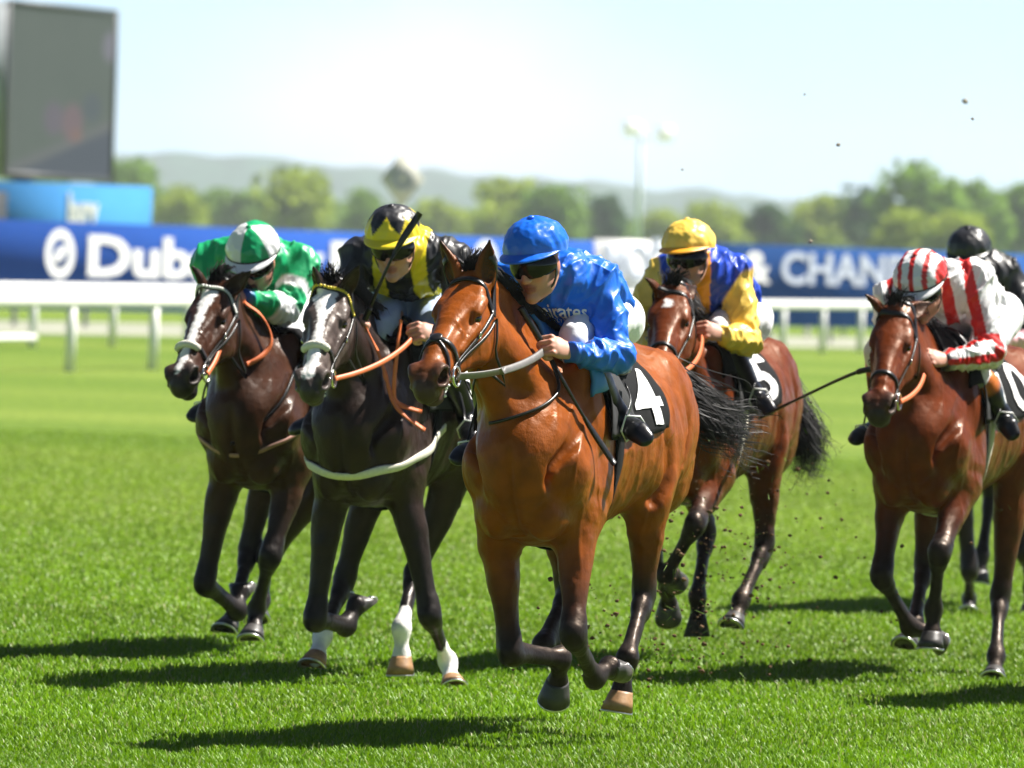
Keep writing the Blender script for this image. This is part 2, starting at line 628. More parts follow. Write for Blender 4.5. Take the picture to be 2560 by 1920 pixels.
M['orange_rein'] = mat('orange_rubber', (.62, .15, .045), .5, .4, var=.1, vscale=30)
M['pink_strap'] = mat('faded_pink_strap', (.45, .24, .19), .6, .3, var=.1, vscale=30)
M['metal'] = mat('bit_steel', (.72, .70, .64), .22, .5, metal=1.0)
M['shoe'] = mat('alloy_shoe', (.70, .70, .68), .3, .5, metal=1.0)
M['black_cloth'] = mat('black_cloth', (.007, .007, .008), .85, .15, bump=.3, bscale=300, bdist=.002, var=.2, vscale=12)
M['grey_flap'] = mat('grey_saddle_flap', (.030, .030, .031), .7, .25, bump=.25, bscale=60, bdist=.004)
M['cream_strap'] = mat('cream_webbing', (.66, .62, .54), .75, .2, var=.08, vscale=60, bump=.3, bscale=300, bdist=.001)
M['fleece'] = mat('white_fleece', (.78, .75, .66), .9, .1, bump=1.0, bscale=120, bdist=.01)
M['eye'] = mat('eye', (.010, .006, .004), .06, .6)
M['hair_black'] = mat('black_hair', (.012, .010, .010), .55, .25, var=.3, vscale=20)
M['goggle'] = mat('goggle_lens', (.006, .006, .006), .12, .25)
M['hoof_dark'] = mat('dark_hoof', (.05, .045, .042), .45, .5, var=.3, vscale=25, bump=.3, bscale=60, bdist=.003)
M['hoof_tan'] = mat('pale_hoof', (.36, .20, .09), .5, .4, var=.4, vscale=18, bump=.3, bscale=60, bdist=.003)
M['stitch'] = mat('white_beads', (.72, .72, .66), .35, .5)
M['yellow_bead'] = mat('yellow_beads', (.72, .55, .03), .35, .5)
M['muddy'] = mat('muddy_hoof', (.04, .035, .02), .8, .2, var=.5, vscale=40, bump=.8, bscale=60)
M['blue_pad'] = mat('blue_foam_pad', (.03, .17, .42), .5, .4, var=.1, vscale=12)
M['lens_glow'] = mat('floodlight_glass', (.85, .85, .82), .4, .3, emit=((1, 1, .97), .16))


def coat_mat(name, rough, spec=.22, coat=.05, bumpv=.35, tint=(1, .62, .36, 1)):
    m = mat(name, attr=True, rough=rough, spec=spec, var=.24, vscale=13, coat=coat, coat_r=.20, rvar=.12, bump=bumpv, bscale=22, bdist=.016)
    nt = m.node_tree; N = nt.nodes; L = nt.links; b = N['Principled BSDF']
    b.inputs['Specular Tint'].default_value = tint
    # fine hair grain over the muscle relief
    tc = N.new('ShaderNodeTexCoord'); mp = N.new('ShaderNodeMapping'); mp.inputs['Scale'].default_value = (1, 1, .35)
    n = N.new('ShaderNodeTexNoise'); n.inputs['Scale'].default_value = 260; n.inputs['Detail'].default_value = 3
    L.new(tc.outputs['Object'], mp.inputs[0]); L.new(mp.outputs[0], n.inputs['Vector'])
    bp = N.new('ShaderNodeBump'); bp.inputs['Strength'].default_value = .22; bp.inputs['Distance'].default_value = .004
    old = b.inputs['Normal'].links[0].from_socket
    L.new(n.outputs['Fac'], bp.inputs['Height']); L.new(old, bp.inputs['Normal']); L.new(bp.outputs[0], b.inputs['Normal'])
    return m


M['coat'] = coat_mat('horse_coat', .44)
M['coat_dark'] = coat_mat('dark_horse_coat', .40, .18, .04, tint=(1, .88, .80, 1))
M['skin'] = mat('skin', attr=True, rough=.5, spec=.4, var=.06, vscale=30, bump=.1, bscale=90, bdist=.003)
M['skin'].node_tree.nodes['Principled BSDF'].inputs['Subsurface Weight'].default_value = .12
M['skin'].node_tree.nodes['Principled BSDF'].inputs['Subsurface Radius'].default_value = (.01, .004, .002)
M['silk'] = mat('silk', attr=True, rough=.44, spec=.36, var=.06, vscale=20, bump=.25, bscale=30, bdist=.01, coat=.12, coat_r=.18)
M['silk_cap'] = mat('silk_cap', attr=True, rough=.32, spec=.45, bump=.3, bscale=24, bdist=.012, coat=.15, coat_r=.2)
M['matte_cap'] = mat('cap_cloth', attr=True, rough=.42, spec=.5, bump=.3, bscale=22, bdist=.01, coat=.12, coat_r=.3)


def ridged(m, scale, strength, dist):
    nt = m.node_tree; N = nt.nodes; L = nt.links; b = N['Principled BSDF']
    tc = N.new('ShaderNodeTexCoord'); mp = N.new('ShaderNodeMapping'); mp.inputs['Scale'].default_value = (1, 1.2, .6)
    L.new(tc.outputs['Object'], mp.inputs[0])
    n = N.new('ShaderNodeTexNoise'); n.noise_type = 'RIDGED_MULTIFRACTAL'; n.inputs['Scale'].default_value = scale; n.inputs['Detail'].default_value = 2.5
    n.inputs['Distortion'].default_value = .6
    L.new(mp.outputs[0], n.inputs['Vector'])
    bp = N.new('ShaderNodeBump'); bp.inputs['Strength'].default_value = strength; bp.inputs['Distance'].default_value = dist
    L.new(n.outputs['Fac'], bp.inputs['Height'])
    if b.inputs['Normal'].links: L.new(b.inputs['Normal'].links[0].from_socket, bp.inputs['Normal'])
    L.new(bp.outputs[0], b.inputs['Normal'])


ridged(M['silk'], 12, 1.0, .016)
ridged(M['silk_cap'], 9, .8, .010)
ridged(M['matte_cap'], 9, .4, .006)
M['breeches'] = mat('breeches', attr=True, rough=.6, spec=.3, bump=.3, bscale=22, bdist=.012, var=.03)
M['boot'] = mat('boot_leather', attr=True, rough=.3, spec=.35, bump=.2, bscale=22, bdist=.008, coat=.1, coat_r=.15)
M['grass'] = mat('grass_blade', attr=True, rough=.45, spec=.22, trans=.35)


# ------------------------------------------------------------------ setting
def plane_hit(u, v, A, B):
    """where the line of sight at (u,v) meets the upright plane through A and B"""
    d = ray(u, v); e = (B - A); n = Vector((-e.y, e.x, 0))
    C = Vector((0, 0, CAM_H)); t = (A - C).dot(n) / d.dot(n)
    return C + d * t


gx = np.array([-2400, -200, -40, -12, 0, 12, 40, 200, 2400.]); gy = np.array([-40, 10, 26, 30, 40, 55, 80, 160, 400, 1200, 7000.])
GV = np.array([(x, y, 0) for y in gy for x in gx]); nx = len(gx)
GQ = np.array([(j * nx + i, j * nx + i + 1, (j + 1) * nx + i + 1, (j + 1) * nx + i) for j in range(len(gy) - 1) for i in range(nx - 1)])
tag(np_mesh('ground', GV, GQ, ground_mat(), smooth=False), kind='structure')
rd = MB()
A0 = Vector((-140, 60, 0.004)); 
r1 = at(-600, 1000, 150); r2 = at(3000, 1000, 196)
dr = Vector((r2.x - r1.x, r2.y - r1.y, 0)).normalized(); pr = Vector((-dr.y, dr.x, 0))
c0 = Vector((r1.x, r1.y, .004)) - dr * 90; c1 = Vector((r2.x, r2.y, .004)) + dr * 90
rd.add([c0, c1, c1 + pr * 13, c0 + pr * 13], [(0, 1, 2, 3)])
tag(rd.build('service_road', M['road'], smooth=False), kind='structure')


def make_hills():
    xs = np.linspace(-1500, 1500, 501); V = []
    rows = [(4300, 0), (4800, .4), (5400, .85), (6000, 1.0), (6600, .8)]
    for y, f in rows:
        for x in xs:
            u = 1280 + x / y * FPX
            base = np.interp(u, [-2000, 0, 300, 1000, 1600, 1900, 2600, 5000], [58, 58, 60, 55, 50, 44, 40, 40])
            V.append((x, y, f * base))
    V = np.array(V)
    b = (vnoise(V * np.array([1, .3, 0]), +.012) - .5) * 16 + (vnoise(V * np.array([1, .3, 0]), .045) - .5) * 12
    V[:, 2] += b * np.clip(V[:, 2] / 40, 0, 1)
    V[:, 2] = np.maximum(V[:, 2], 0.01)
    n = len(xs)
    Q = np.array([(j * n + i, j * n + i + 1, (j + 1) * n + i + 1, (j + 1) * n + i) for j in range(len(rows) - 1) for i in range(n - 1)])
    o = np_mesh('hills', V, Q, mat('hill_wood', (.030, .085, .045), .9, .1, var=.6, vscale=.05, bump=1.0, bscale=.04, bdist=12))
    tag(o, kind='structure')


make_hills()

LEAF = [mat('leaf_yellow_green', (.33, .42, .04), .7, .15, var=.3, vscale=.5, trans=.4),
        mat('leaf_mid_green', (.19, .32, .04), .7, .15, var=.3, vscale=.5, trans=.4),
        mat('leaf_deep_green', (.06, .14, .035), .7, .15, var=.3, vscale=.5, trans=.35)]
BARK = mat('bark', (.09, .07, .05), .9, .2, var=.3, vscale=3)


def tree(u, vtop, D, wpx, leaf, label, seed, slim=1.0):
    rng = np.random.default_rng(seed)
    top = at(u, vtop, D); h = top.z; w = wpx / FPX * D
    root = empty('tree', (top.x, D, 0))
    tr = MB()
    hb = h * .30
    P = catmull([(0, 0, 0), (rng.normal() * .1, 0, hb), (rng.normal() * .2, 0, h * .75)], 4)
    tr.tube(P, np.linspace(.035 * h, .012 * h, len(P)), 8)
    lob = []
    for i in range(11):
        a = rng.random() * 6.28; f = rng.random()
        z = hb + (h - hb) * (.12 + .68 * f)
        rr = w * .5 * (.75 - .45 * abs(f - .35)) * (.4 + .6 * rng.random())
        c = np.array([math.cos(a) * rr, math.sin(a) * rr, z]); s = w * (.20 + .12 * rng.random())
        lob.append((c, s)); tr.tube([P[len(P) // 2], c * [.6, .6, .9], c], [.014 * h, .008 * h, .004 * h], 5)
    lob.append((np.array([0, 0, h - w * .22]), w * .22)); lob.append((np.array([0, 0, hb + w * .2]), w * .34))
    tr.build('trunk', BARK, root)
    n = 1500; V = []
    for i in range(n):
        c, s = lob[rng.integers(len(lob))]
        d = nrm(rng.normal(size=3)); p = c + d * s * (rng.random() ** .35) * np.array([1, 1, .85 * slim])
        if p[2] > h: p[2] = h - rng.random() * .4
        if p[2] < .3: p[2] = .3 + rng.random() * .5
        a = nrm(rng.normal(size=3)); b = nrm(np.cross(a, nrm(rng.normal(size=3)))); q = w * .032 * (.6 + rng.random())
        V += [p - a * q - b * q * .5, p + a * q - b * q * .5, p + a * q * .6 + b * q, p - a * q * .6 + b * q]
    np_mesh('crown', np.array(V), np.arange(4 * n).reshape(n, 4), LEAF[leaf], root, smooth=False)
    tag(root, label, 'tree', 'trees beyond the course')


TREES = [
    (330, 392, 640, 210, 1, 'mid green tree rising just right of the big screen'),
    (452, 448, 610, 150, 0, 'yellow green tree right beside the light blue box'),
    (590, 474, 700, 190, 1, 'low rounded green tree above the green jockey'),
    (752, 420, 620, 250, 0, 'tall yellow green tree between the green jockey and the black and yellow jockey'),
    (905, 462, 660, 150, 1, 'small mid green tree behind the pale lozenge board, on its left'),
    (1120, 500, 700, 190, 0, 'low yellow green tree just right of the pale lozenge board'),
    (1262, 446, 640, 230, 0, 'broad light green tree above the royal blue cap, on its left'),
    (1395, 466, 600, 220, 1, 'rounded mid green tree above the royal blue cap, on its right'),
    (1520, 480, 640, 130, 2, 'dark green tree left of the floodlight mast'),
    (1660, 520, 720, 150, 0, 'low pale green tree right behind the foot of the floodlight mast'),
    (1800, 500, 640, 190, 0, 'yellow green tree above the yellow cap, to its right'),
    (1930, 508, 600, 160, 2, 'dark bluish tree above the ampersand of the banner'),
    (2040, 488, 640, 210, 0, 'light green tree left of the big dark tree'),
    (2180, 468, 590, 190, 2, 'deep green tree above the red and white striped cap'),
    (2310, 402, 560, 290, 1, 'tallest tree at the right, its crown standing above all others'),
    (2440, 440, 570, 230, 1, 'full mid green tree above the black cap'),
    (2552, 452, 600, 220, 1, 'mid green tree cut by the right edge of the photo'),
    (2250, 520, 500, 170, 0, 'small yellow green tree in front of the tallest tree'),
    (2400, 530, 500, 190, 0, 'small yellow green tree low behind the black cap'),
    (60, 430, 560, 260, 1, 'green tree behind the foot of the big screen'),
]
for i, (u, v, D, w, l, lab) in enumerate(TREES):
    tree(u, v, D * 1.75, w, l, lab, 100 + i)


# low hedge running behind the trees
def hedgerow():
    rng = np.random.default_rng(9); n = 12000; V = []
    xs = (rng.random(n) - .5) * 230; hh = 5.5 + 6.5 * vnoise(np.stack([xs, xs * 0, xs * 0], 1), .05)
    for x, h in zip(xs, hh):
        p = np.array([x, 1480 + rng.random() * 20, rng.random() ** .8 * h]); a = nrm(rng.normal(size=3)); b = nrm(np.cross(a, rng.normal(size=3))); q = .5 + .5 * rng.random()
        V += [p - a * q - b * q * .6, p + a * q - b * q * .6, p + a * q * .6 + b * q, p - a * q * .6 + b * q]
    V = np.array(V); V[:, 2] = np.maximum(V[:, 2], .02)
    tag(np_mesh('hedgerow', V, np.arange(4 * n).reshape(n, 4), LEAF[1], smooth=False), kind='stuff')


hedgerow()


def text_mesh(s, size=1.0, off=0.0, ext=0.0, res=3, align='CENTER'):
    cu = bpy.data.curves.new('t', 'FONT'); cu.body = s; cu.size = size; cu.offset = off; cu.extrude = ext
    cu.resolution_u = res; cu.align_x = align; cu.align_y = 'CENTER'
    o = bpy.data.objects.new('t', cu); COLL.objects.link(o)
    dg = bpy.context.evaluated_depsgraph_get(); dg.update()
    me = bpy.data.meshes.new_from_object(o.evaluated_get(dg))
    bpy.data.objects.remove(o); bpy.data.curves.remove(cu)
    return me


def text_obj(name, s, size, origin, ex, ey, m, parent, off=0.0, ext=.012, width=None):
    """lettering standing on a board: ex runs along it, ey up it"""
    me = text_mesh(s, size, off, ext)
    ex = Vector(ex).normalized(); ey = Vector(ey).normalized(); en = ex.cross(ey)
    xs = [v.co.x for v in me.vertices]; k = 1.0
    if width: k = width / (max(xs) - min(xs))
    ox = (max(xs) + min(xs)) / 2
    inv = parent.matrix_basis.inverted()
    for v in me.vertices:
        c = v.co.copy()
        v.co = inv @ (Vector(origin) + ex * ((c.x - ox) * k) + ey * c.y + en * c.z)
    me.materials.clear(); me.materials.append(m)
    o = bpy.data.objects.new(name, me); link(o, parent); return o


# running rails: a plastic top rail on posts
def running_rail(A, B, n0, n1, step, label, gap, low=False):
    d = (B - A); d.z = 0; d.normalize(); rz = math.atan2(d.y, d.x)
    root = empty('running_rail', (A.x, A.y, 0), rz)
    m = MB()
    x0, x1 = n0 * step - 1.5, n1 * step + 1.5
    prof = [(math.cos(t) * .055, math.sin(t) * .092) for t in np.linspace(0, 2 * math.pi, 14, endpoint=False)]
    V = [(x, p[0], .965 + p[1]) for x in (x0, x1) for p in prof]
    Q = [(k, (k + 1) % 14, 14 + (k + 1) % 14, 14 + k) for k in range(14)]
    m.add(V, Q); m.build('top_rail', M['white_paint'], root)
    pm = MB(); pm.tube([(0, .02, 0), (0, .02, .45), (0, .02, .86)], [.075, .07, .065], 12, side=(1, 0, 0))
    first = pm.build('post', M['white_paint'], root); first.location = (n0 * step, 0, 0)
    for i in range(n0 + 1, n1 + 1):
        o = first.copy(); COLL.objects.link(o); o.parent = root; o.location = (i * step, 0, 0)
    if low:
        lm = MB(); lm.tube([(-14, .0, .16), (0, .0, .16)], .06, 10); lm.build('lower_bar', M['white_paint'], root)
    tag(root, label, 'rail', 'white running rails')


P1 = at(178, 930, 115); P1.z = 0; P2 = at(2037, 884, 170); P2.z = 0
running_rail(P1, P2, -6, 26, 4.4, 'nearer white plastic running rail along the far side of the turf', 0)
Q1 = at(84, 869, 138); Q1.z = 0; Q2 = Q1 + (P2 - P1).normalized() * 50
running_rail(Q1, Q2, -4, 22, 5.0, 'farther white plastic rail standing behind the nearer one', 0, low=True)

# advertising boards behind the rails
BA = at(-160, 650, 166); BB = at(1484, 650, 186); BC = at(2760, 650, 202)
def board(name, A, B, z0, z1, m, label, th=.12):
    a = Vector((A.x, A.y, 0)); b = Vector((B.x, B.y, 0)); d = (b - a); ln = d.length; rz = math.atan2(d.y, d.x)
    root = empty(name, a, rz)
    k = MB(); k.box((0, 0, z0), (ln, th, z1)); k.build('panel', m, root, smooth=False)
    f = MB(); f.box((0, th, 0), (.07, th + .07, z1 - .1)); p0 = f.build('support_post', M['grey_metal'], root, smooth=False); p0.location = (.4, 0, 0)
    for x in np.arange(2.8, ln, 2.4):
        o = p0.copy(); COLL.objects.link(o); o.parent = root; o.location = (x, 0, 0)
    tag(root, label, 'banner', 'advertising boards along the rail')
    bpy.context.view_layer.update()
    return root


b1 = board('advertising_board', BA, BB, .35, 2.10, M['navy_print'], 'long blue board with Dubai Duty Free in white and round emblems')
b2 = board('advertising_board', BB + (BC - BB) * .004, BB + (BC - BB) * .196, .35, 2.15, M['white_print'], 'white board section between the blue and navy boards, left of the yellow cap')
b3 = board('advertising_board', BB + (BC - BB) * .20, BC, .35, 2.16, M['navy_dark'], 'navy board with & CHANDON in pale capitals at the right')


def on_board(b, s, u, v, size, A, B, m, width_px=None, off=.0):
    p = plane_hit(u, v, A, B); e = Vector((B.x - A.x, B.y - A.y, 0)).normalized(); n = Vector((e.y, -e.x, 0))
    w = None
    if width_px:
        w = (plane_hit(u + width_px / 2, v, A, B) - plane_hit(u - width_px / 2, v, A, B)).length
    text_obj('lettering', s, size, p + n * .02, e, (0, 0, 1), m, b, off=off, width=w)


on_board(b1, 'Dubai', 395, 650, 1.12, BA, BB, M['white_print'], 350, .035)
on_board(b1, 'Duty', 700, 655, 1.12, BA, BB, M['white_print'], 215, .035)
on_board(b1, 'Free', 935, 662, 1.12, BA, BB, M['white_print'], 220, .035)
on_board(b2, 'MOËT', 1606, 660, 1.05, BB, BC, M['pale_print'], 190, .02)
on_board(b3, '&', 1890, 672, 1.0, BB, BC, M['white_print'], 70, .02)
on_board(b3, 'CHANDON', 2190, 682, .98, BB, BC, M['pale_print'], 470, .025)


def emblem(u, v, R):
    p = plane_hit(u, v, BA, BB); e = Vector((BB.x - BA.x, BB.y - BA.y, 0)).normalized(); n = Vector((e.y, -e.x, 0)); z = Vector((0, 0, 1))
    inv = b1.matrix_basis.inverted(); k = MB(); c = p + n * .014
    N = 40; V = []
    for r in (R, R * .62):
        for t in range(N):
            a = 2 * math.pi * t / N; rr = r * (1 + (.03 if (t % 2 and r == R) else 0)); V.append(inv @ (c + e * math.cos(a) * rr + z * math.sin(a) * rr))
    k.add(V, [(N + t, t, (t + 1) % N, N + (t + 1) % N) for t in range(N)])
    c2 = c + n * .004; V = []
    for t in range(24):
        a = 2 * math.pi * t / 24; V.append(inv @ (c2 + e * (math.cos(a) * R * .46) + z * (math.sin(a) * R * .28 + math.cos(a) * R * .22)))
    V.append(inv @ c2)
    k.add(V, (), [(24, t, (t + 1) % 24) for t in range(24)])
    k.build('emblem', M['white_print'], b1, smooth=False)


emblem(149, 634, .49); emblem(1212, 655, .47)

# light blue promotional box and the big screen at the left
def oriented_box(name, A, B, z0, z1, depth, m, label, cat):
    a = Vector((A.x, A.y, 0)); b = Vector((B.x, B.y, 0)); d = b - a
    root = empty(name, a, math.atan2(d.y, d.x))
    k = MB(); k.box((0, 0, z0), (d.length, depth, z1)); k.build('body', m, root, smooth=False)
    if label: tag(root, label, cat)
    bpy.context.view_layer.update()
    return root, d.length


ba = at(16, 500, 222); bb = at(380, 500, 226)
bx, bl = oriented_box('cabin', ba, bb, .1, 3.18, 2.4, M['cyan_box'], 'light blue cabin with white lettering behind the blue board', 'cabin')
e = Vector((bb.x - ba.x, bb.y - ba.y, 0)).normalized(); n_ = Vector((e.y, -e.x, 0))
text_obj('lettering', 'bury', 1.18, plane_hit(207, 528, ba, bb) + n_ * .02, e, (0, 0, 1), M['white_print'], bx, off=.04, width=1.12)
k = MB(); k.box((-1.5, -.05, .1), (-.02, 1.5, 2.9)); k.build('dark_end', M['dark_metal'], bx, smooth=False)

sa = at(22, 215, 252); sb = at(287, 215, 260); S_T = 6.85; S_B = 1.85 + 2.05
a = Vector((sa.x, sa.y, 0)); d = Vector((sb.x - sa.x, sb.y - sa.y, 0)); sl_ = d.length
scr = empty('video_screen', a, math.atan2(d.y, d.x))
ztop = at(22, 10, 252).z; zbot = at(22, 432, 252).z
k = MB(); k.box((-.1, .06, zbot - .1), (sl_ + .1, 1.1, ztop + .1)); k.build('housing', M['grey_metal'], scr, smooth=False)
k = MB(); k.box((-.14, .0, zbot - .14), (.04, .08, ztop + .14)); k.box((sl_ - .04, 0, zbot - .14), (sl_ + .14, .08, ztop + .14))
k.box((.04, 0, ztop - .04), (sl_ - .04, .08, ztop + .14)); k.box((.04, 0, zbot - .14), (sl_ - .04, .08, zbot + .04)); k.build('bezel', M['dark_metal'], scr, smooth=False)


def screen_mat(w, z0, z1):
    m = bpy.data.materials.new('screen_picture'); m.use_nodes = True
    nt = m.node_tree; N = nt.nodes; L = nt.links; b = N['Principled BSDF']
    b.inputs['Base Color'].default_value = (.02, .022, .022, 1); b.inputs['Roughness'].default_value = .9; b.inputs['Specular IOR Level'].default_value = .05
    tc = N.new('ShaderNodeTexCoord'); sx = N.new('ShaderNodeSeparateXYZ'); L.new(tc.outputs['Object'], sx.inputs[0])

    def rng_(sock, lo, hi):
        q = N.new('ShaderNodeMapRange'); q.inputs['From Min'].default_value = lo; q.inputs['From Max'].default_value = hi; L.new(sock, q.inputs['Value']); return q.outputs[0]
    X = rng_(sx.outputs['X'], 0, w); Z = rng_(sx.outputs['Z'], z0, z1)

    def math_(op, a_, b_):
        q = N.new('ShaderNodeMath'); q.operation = op
        for i, s in enumerate((a_, b_)):
            if hasattr(s, 'is_linked'): L.new(s, q.inputs[i])
            else: q.inputs[i].default_value = s
        return q.outputs[0]

    def blob(cx, cz, rx, rz):
        a_ = math_('DIVIDE', math_('SUBTRACT', X, cx), rx); b_ = math_('DIVIDE', math_('SUBTRACT', Z, cz), rz)
        r = math_('SQRT', math_('ADD', math_('MULTIPLY', a_, a_), math_('MULTIPLY', b_, b_)), 0)
        return rng_(r, 1.1, .7)

    def over(base, fac, col):
        q = N.new('ShaderNodeMix'); q.data_type = 'RGBA'; L.new(fac, q.inputs[0]); L.new(base, q.inputs[6]); q.inputs[7].default_value = (*col, 1); return q.outputs[2]
    no = N.new('ShaderNodeTexNoise'); no.inputs['Scale'].default_value = .7; L.new(tc.outputs['Object'], no.inputs['Vector'])
    r = N.new('ShaderNodeValToRGB'); r.color_ramp.elements[0].color = (.125, .165, .14, 1); r.color_ramp.elements[1].color = (.155, .195, .165, 1); L.new(no.outputs['Fac'], r.inputs[0])
    c = r.outputs[0]
    line = math_('ADD', math_('MULTIPLY', X, -.32), Z)           # the running rail across the picture
    c = over(c, rng_(line, .02, -.02), (.095, .12, .16))
    lo = math_('MULTIPLY', rng_(line, -.035, -.015), rng_(line, .05, .03)); c = over(c, lo, (.18, .20, .20))
    c = over(c, blob(.44, .34, .10, .11), (.19, .17, .21)); c = over(c, blob(.62, .32, .11, .13), (.25, .18, .20)); c = over(c, blob(.66, .25, .06, .045), (.30, .19, .17))
    c = over(c, blob(.80, .42, .10, .10), (.12, .155, .17)); c = over(c, blob(.95, .80, .07, .10), (.27, .27, .32))
    L.new(c, b.inputs['Emission Color']); b.inputs['Emission Strength'].default_value = .27
    return m


k = MB(); k.add([(0.04, .045, zbot + .04), (sl_ - .04, .045, zbot + .04), (sl_ - .04, .045, ztop - .04), (0.04, .045, ztop - .04)], [(0, 1, 2, 3)])
k.build('screen', screen_mat(sl_, zbot, ztop), scr, smooth=False)
k = MB(); k.tube([(sl_ * .32, .6, 0), (sl_ * .32, .6, zbot)], .28, 14); k.build('support_column', M['dark_metal'], scr)
for zz in (.28, .55):
    k = MB(); k.box((-.16, .3, zbot + (ztop - zbot) * zz), (-.1, .8, zbot + (ztop - zbot) * (zz + .08))); k.build('vent', M['dark_metal'], scr, smooth=False)
tag(scr, 'big video screen on a dark column at the left, showing a race', 'screen')

# pale lozenge board, floodlight mast
p = at(1006, 449, 190); lz = empty('course_marker', (p.x, p.y, 0), 0)
k = MB(); hw, hh = 55 / 112, 72 / 112
V = []
for y in (-.04, .04): V += [(0, y, p.z + hh), (hw, y, p.z), (0, y, p.z - hh), (-hw, y, p.z)]
k.add(V, [(3, 2, 1, 0), (4, 5, 6, 7), (0, 1, 5, 4), (1, 2, 6, 5), (2, 3, 7, 6), (3, 0, 4, 7)]); k.build('board', M['cream'], lz, smooth=False)
k = MB(); k.ring((0, -.05, p.z), (1, 0, 0), (0, 0, 1), .2, .045, 24, 6); k.build('ring_mark', M['grey_metal'], lz)
k = MB(); k.tube([(0, .1, 0), (0, .1, p.z + .2)], .05, 8); k.build('post', M['white_paint'], lz)
tag(lz, 'pale lozenge shaped board on a post above the black and yellow cap', 'marker')

p = at(1603, 340, 800); fm = empty('floodlight_mast', (p.x, p.y, 0), 0); M['mast'] = mat('pale_mast', (.72, .78, .84), .6, .3)  # distance haze is put into the mast's pale colour
k = MB(); k.tube([(0, 0, 0), (0, 0, p.z + 1.2)], [.34, .20], 10); k.build('mast', M['mast'], fm)
k = MB(); k.tube([(-1.3, 0, p.z + .3), (2.3, 0, p.z - .2)], .1, 6); k.build('cross_arm', M['mast'], fm)
for (u, v) in ((1577, 322), (1663, 336)):
    q = at(u, v, 800); k = MB(); k.box((q.x - p.x - .75, -.5, q.z - .75), (q.x - p.x + .75, -.12, q.z + .75)); k.build('lamp_head', M['lens_glow'], fm, smooth=False)
tag(fm, 'tall floodlight mast with two white lamp heads above the trees', 'mast')

# haze over the far ground
hz = bpy.data.materials.new('haze_air'); hz.use_nodes = True
hz.node_tree.nodes.remove(hz.node_tree.nodes['Principled BSDF'])
pv = hz.node_tree.nodes.new('ShaderNodeVolumePrincipled')
pv.inputs['Color'].default_value = (.88, .94, 1.0, 1); pv.inputs['Density'].default_value = .00013; pv.inputs['Anisotropy'].default_value = .2
hz.node_tree.links.new(pv.outputs[0], hz.node_tree.nodes['Material Output'].inputs['Volume'])
k = MB(); k.box((-2500, -60, -1.0), (2500, 7100, 110)); hzo = k.build('haze', hz, smooth=False); tag(hzo, kind='stuff')


# grass: real blades where the camera stands close, thinning with distance
def make_grass():
    N0 = 480000
    y = 28.4 + 52 * RNG.random(N0) ** 2.3
    x = (RNG.random(N0) - .5) * (y * .128 + 1.0)
    P = np.stack([x, y, 0 * x], 1)
    cl = vnoise(P, 7.0) * .6 + vnoise(P, 1.3) * .4
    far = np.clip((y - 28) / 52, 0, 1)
    hgt = (.019 + .029 * RNG.random(N0)) * (.5 + .8 * cl) * (1 - .75 * far)
    wd = (.0016 + .0016 * RNG.random(N0)) * (1 + 3.0 * far)
    a = RNG.random(N0) * 6.283; ln = hgt * (.25 + .7 * RNG.random(N0))
    dx = np.cos(a); dy = np.sin(a); sxv = -dy * wd; syv = dx * wd
    V = np.empty((N0, 5, 3), np.float32)
    z0 = np.zeros(N0)
    V[:, 0] = np.stack([x - sxv, y - syv, z0], 1); V[:, 1] = np.stack([x + sxv, y + syv, z0], 1)
    mx = x + dx * ln * .3; my = y + dy * ln * .3
    V[:, 2] = np.stack([mx + sxv * .8, my + syv * .8, hgt * .62], 1); V[:, 3] = np.stack([mx - sxv * .8, my - syv * .8, hgt * .62], 1)
    V[:, 4] = np.stack([x + dx * ln, y + dy * ln, hgt * (.92)], 1)
    b = np.arange(N0)[:, None] * 5
    t = RNG.random(N0)[:, None]; pt = (vnoise(P, .8) * .6 + vnoise(P * np.array([.4, 1, 1]), .35) * .4)[:, None]; dry = (RNG.random(N0) < .05)[:, None]
    c = np.array([.062, .175, .0005]) * (1 - t) + np.array([.165, .31, .0015]) * t
    band = (vnoise(np.stack([0 * x, y, 0 * x], 1), .13) - .5)[:, None]; c = c * (.62 + .7 * pt) * (1 + .55 * band) + np.array([.05, .03, .004]) * np.clip(band, 0, 1)
    fw = np.clip(far[:, None] * 1.6, 0, 1); c = (c * (1 - .6 * fw) + np.array([.22, .29, .04]) * .6 * fw) * (1 + .45 * fw)  # far blades painted lighter to offset their self-shadow
    c = np.where(dry, np.array([.34, .36, .14]), c)
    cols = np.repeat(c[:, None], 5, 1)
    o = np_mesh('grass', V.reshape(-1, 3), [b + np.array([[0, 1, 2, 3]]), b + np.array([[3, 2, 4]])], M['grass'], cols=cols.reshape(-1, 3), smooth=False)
    tag(o, kind='stuff')


make_grass()


# ------------------------------------------------------------------ horses
def rot_to(fwd, side):
    """3x3 with columns fwd, side, up"""
    f = nrm(fwd); s = nrm(np.asarray(side) - f * f.dot(side)); return np.stack([f, s, np.cross(f, s)], 1)


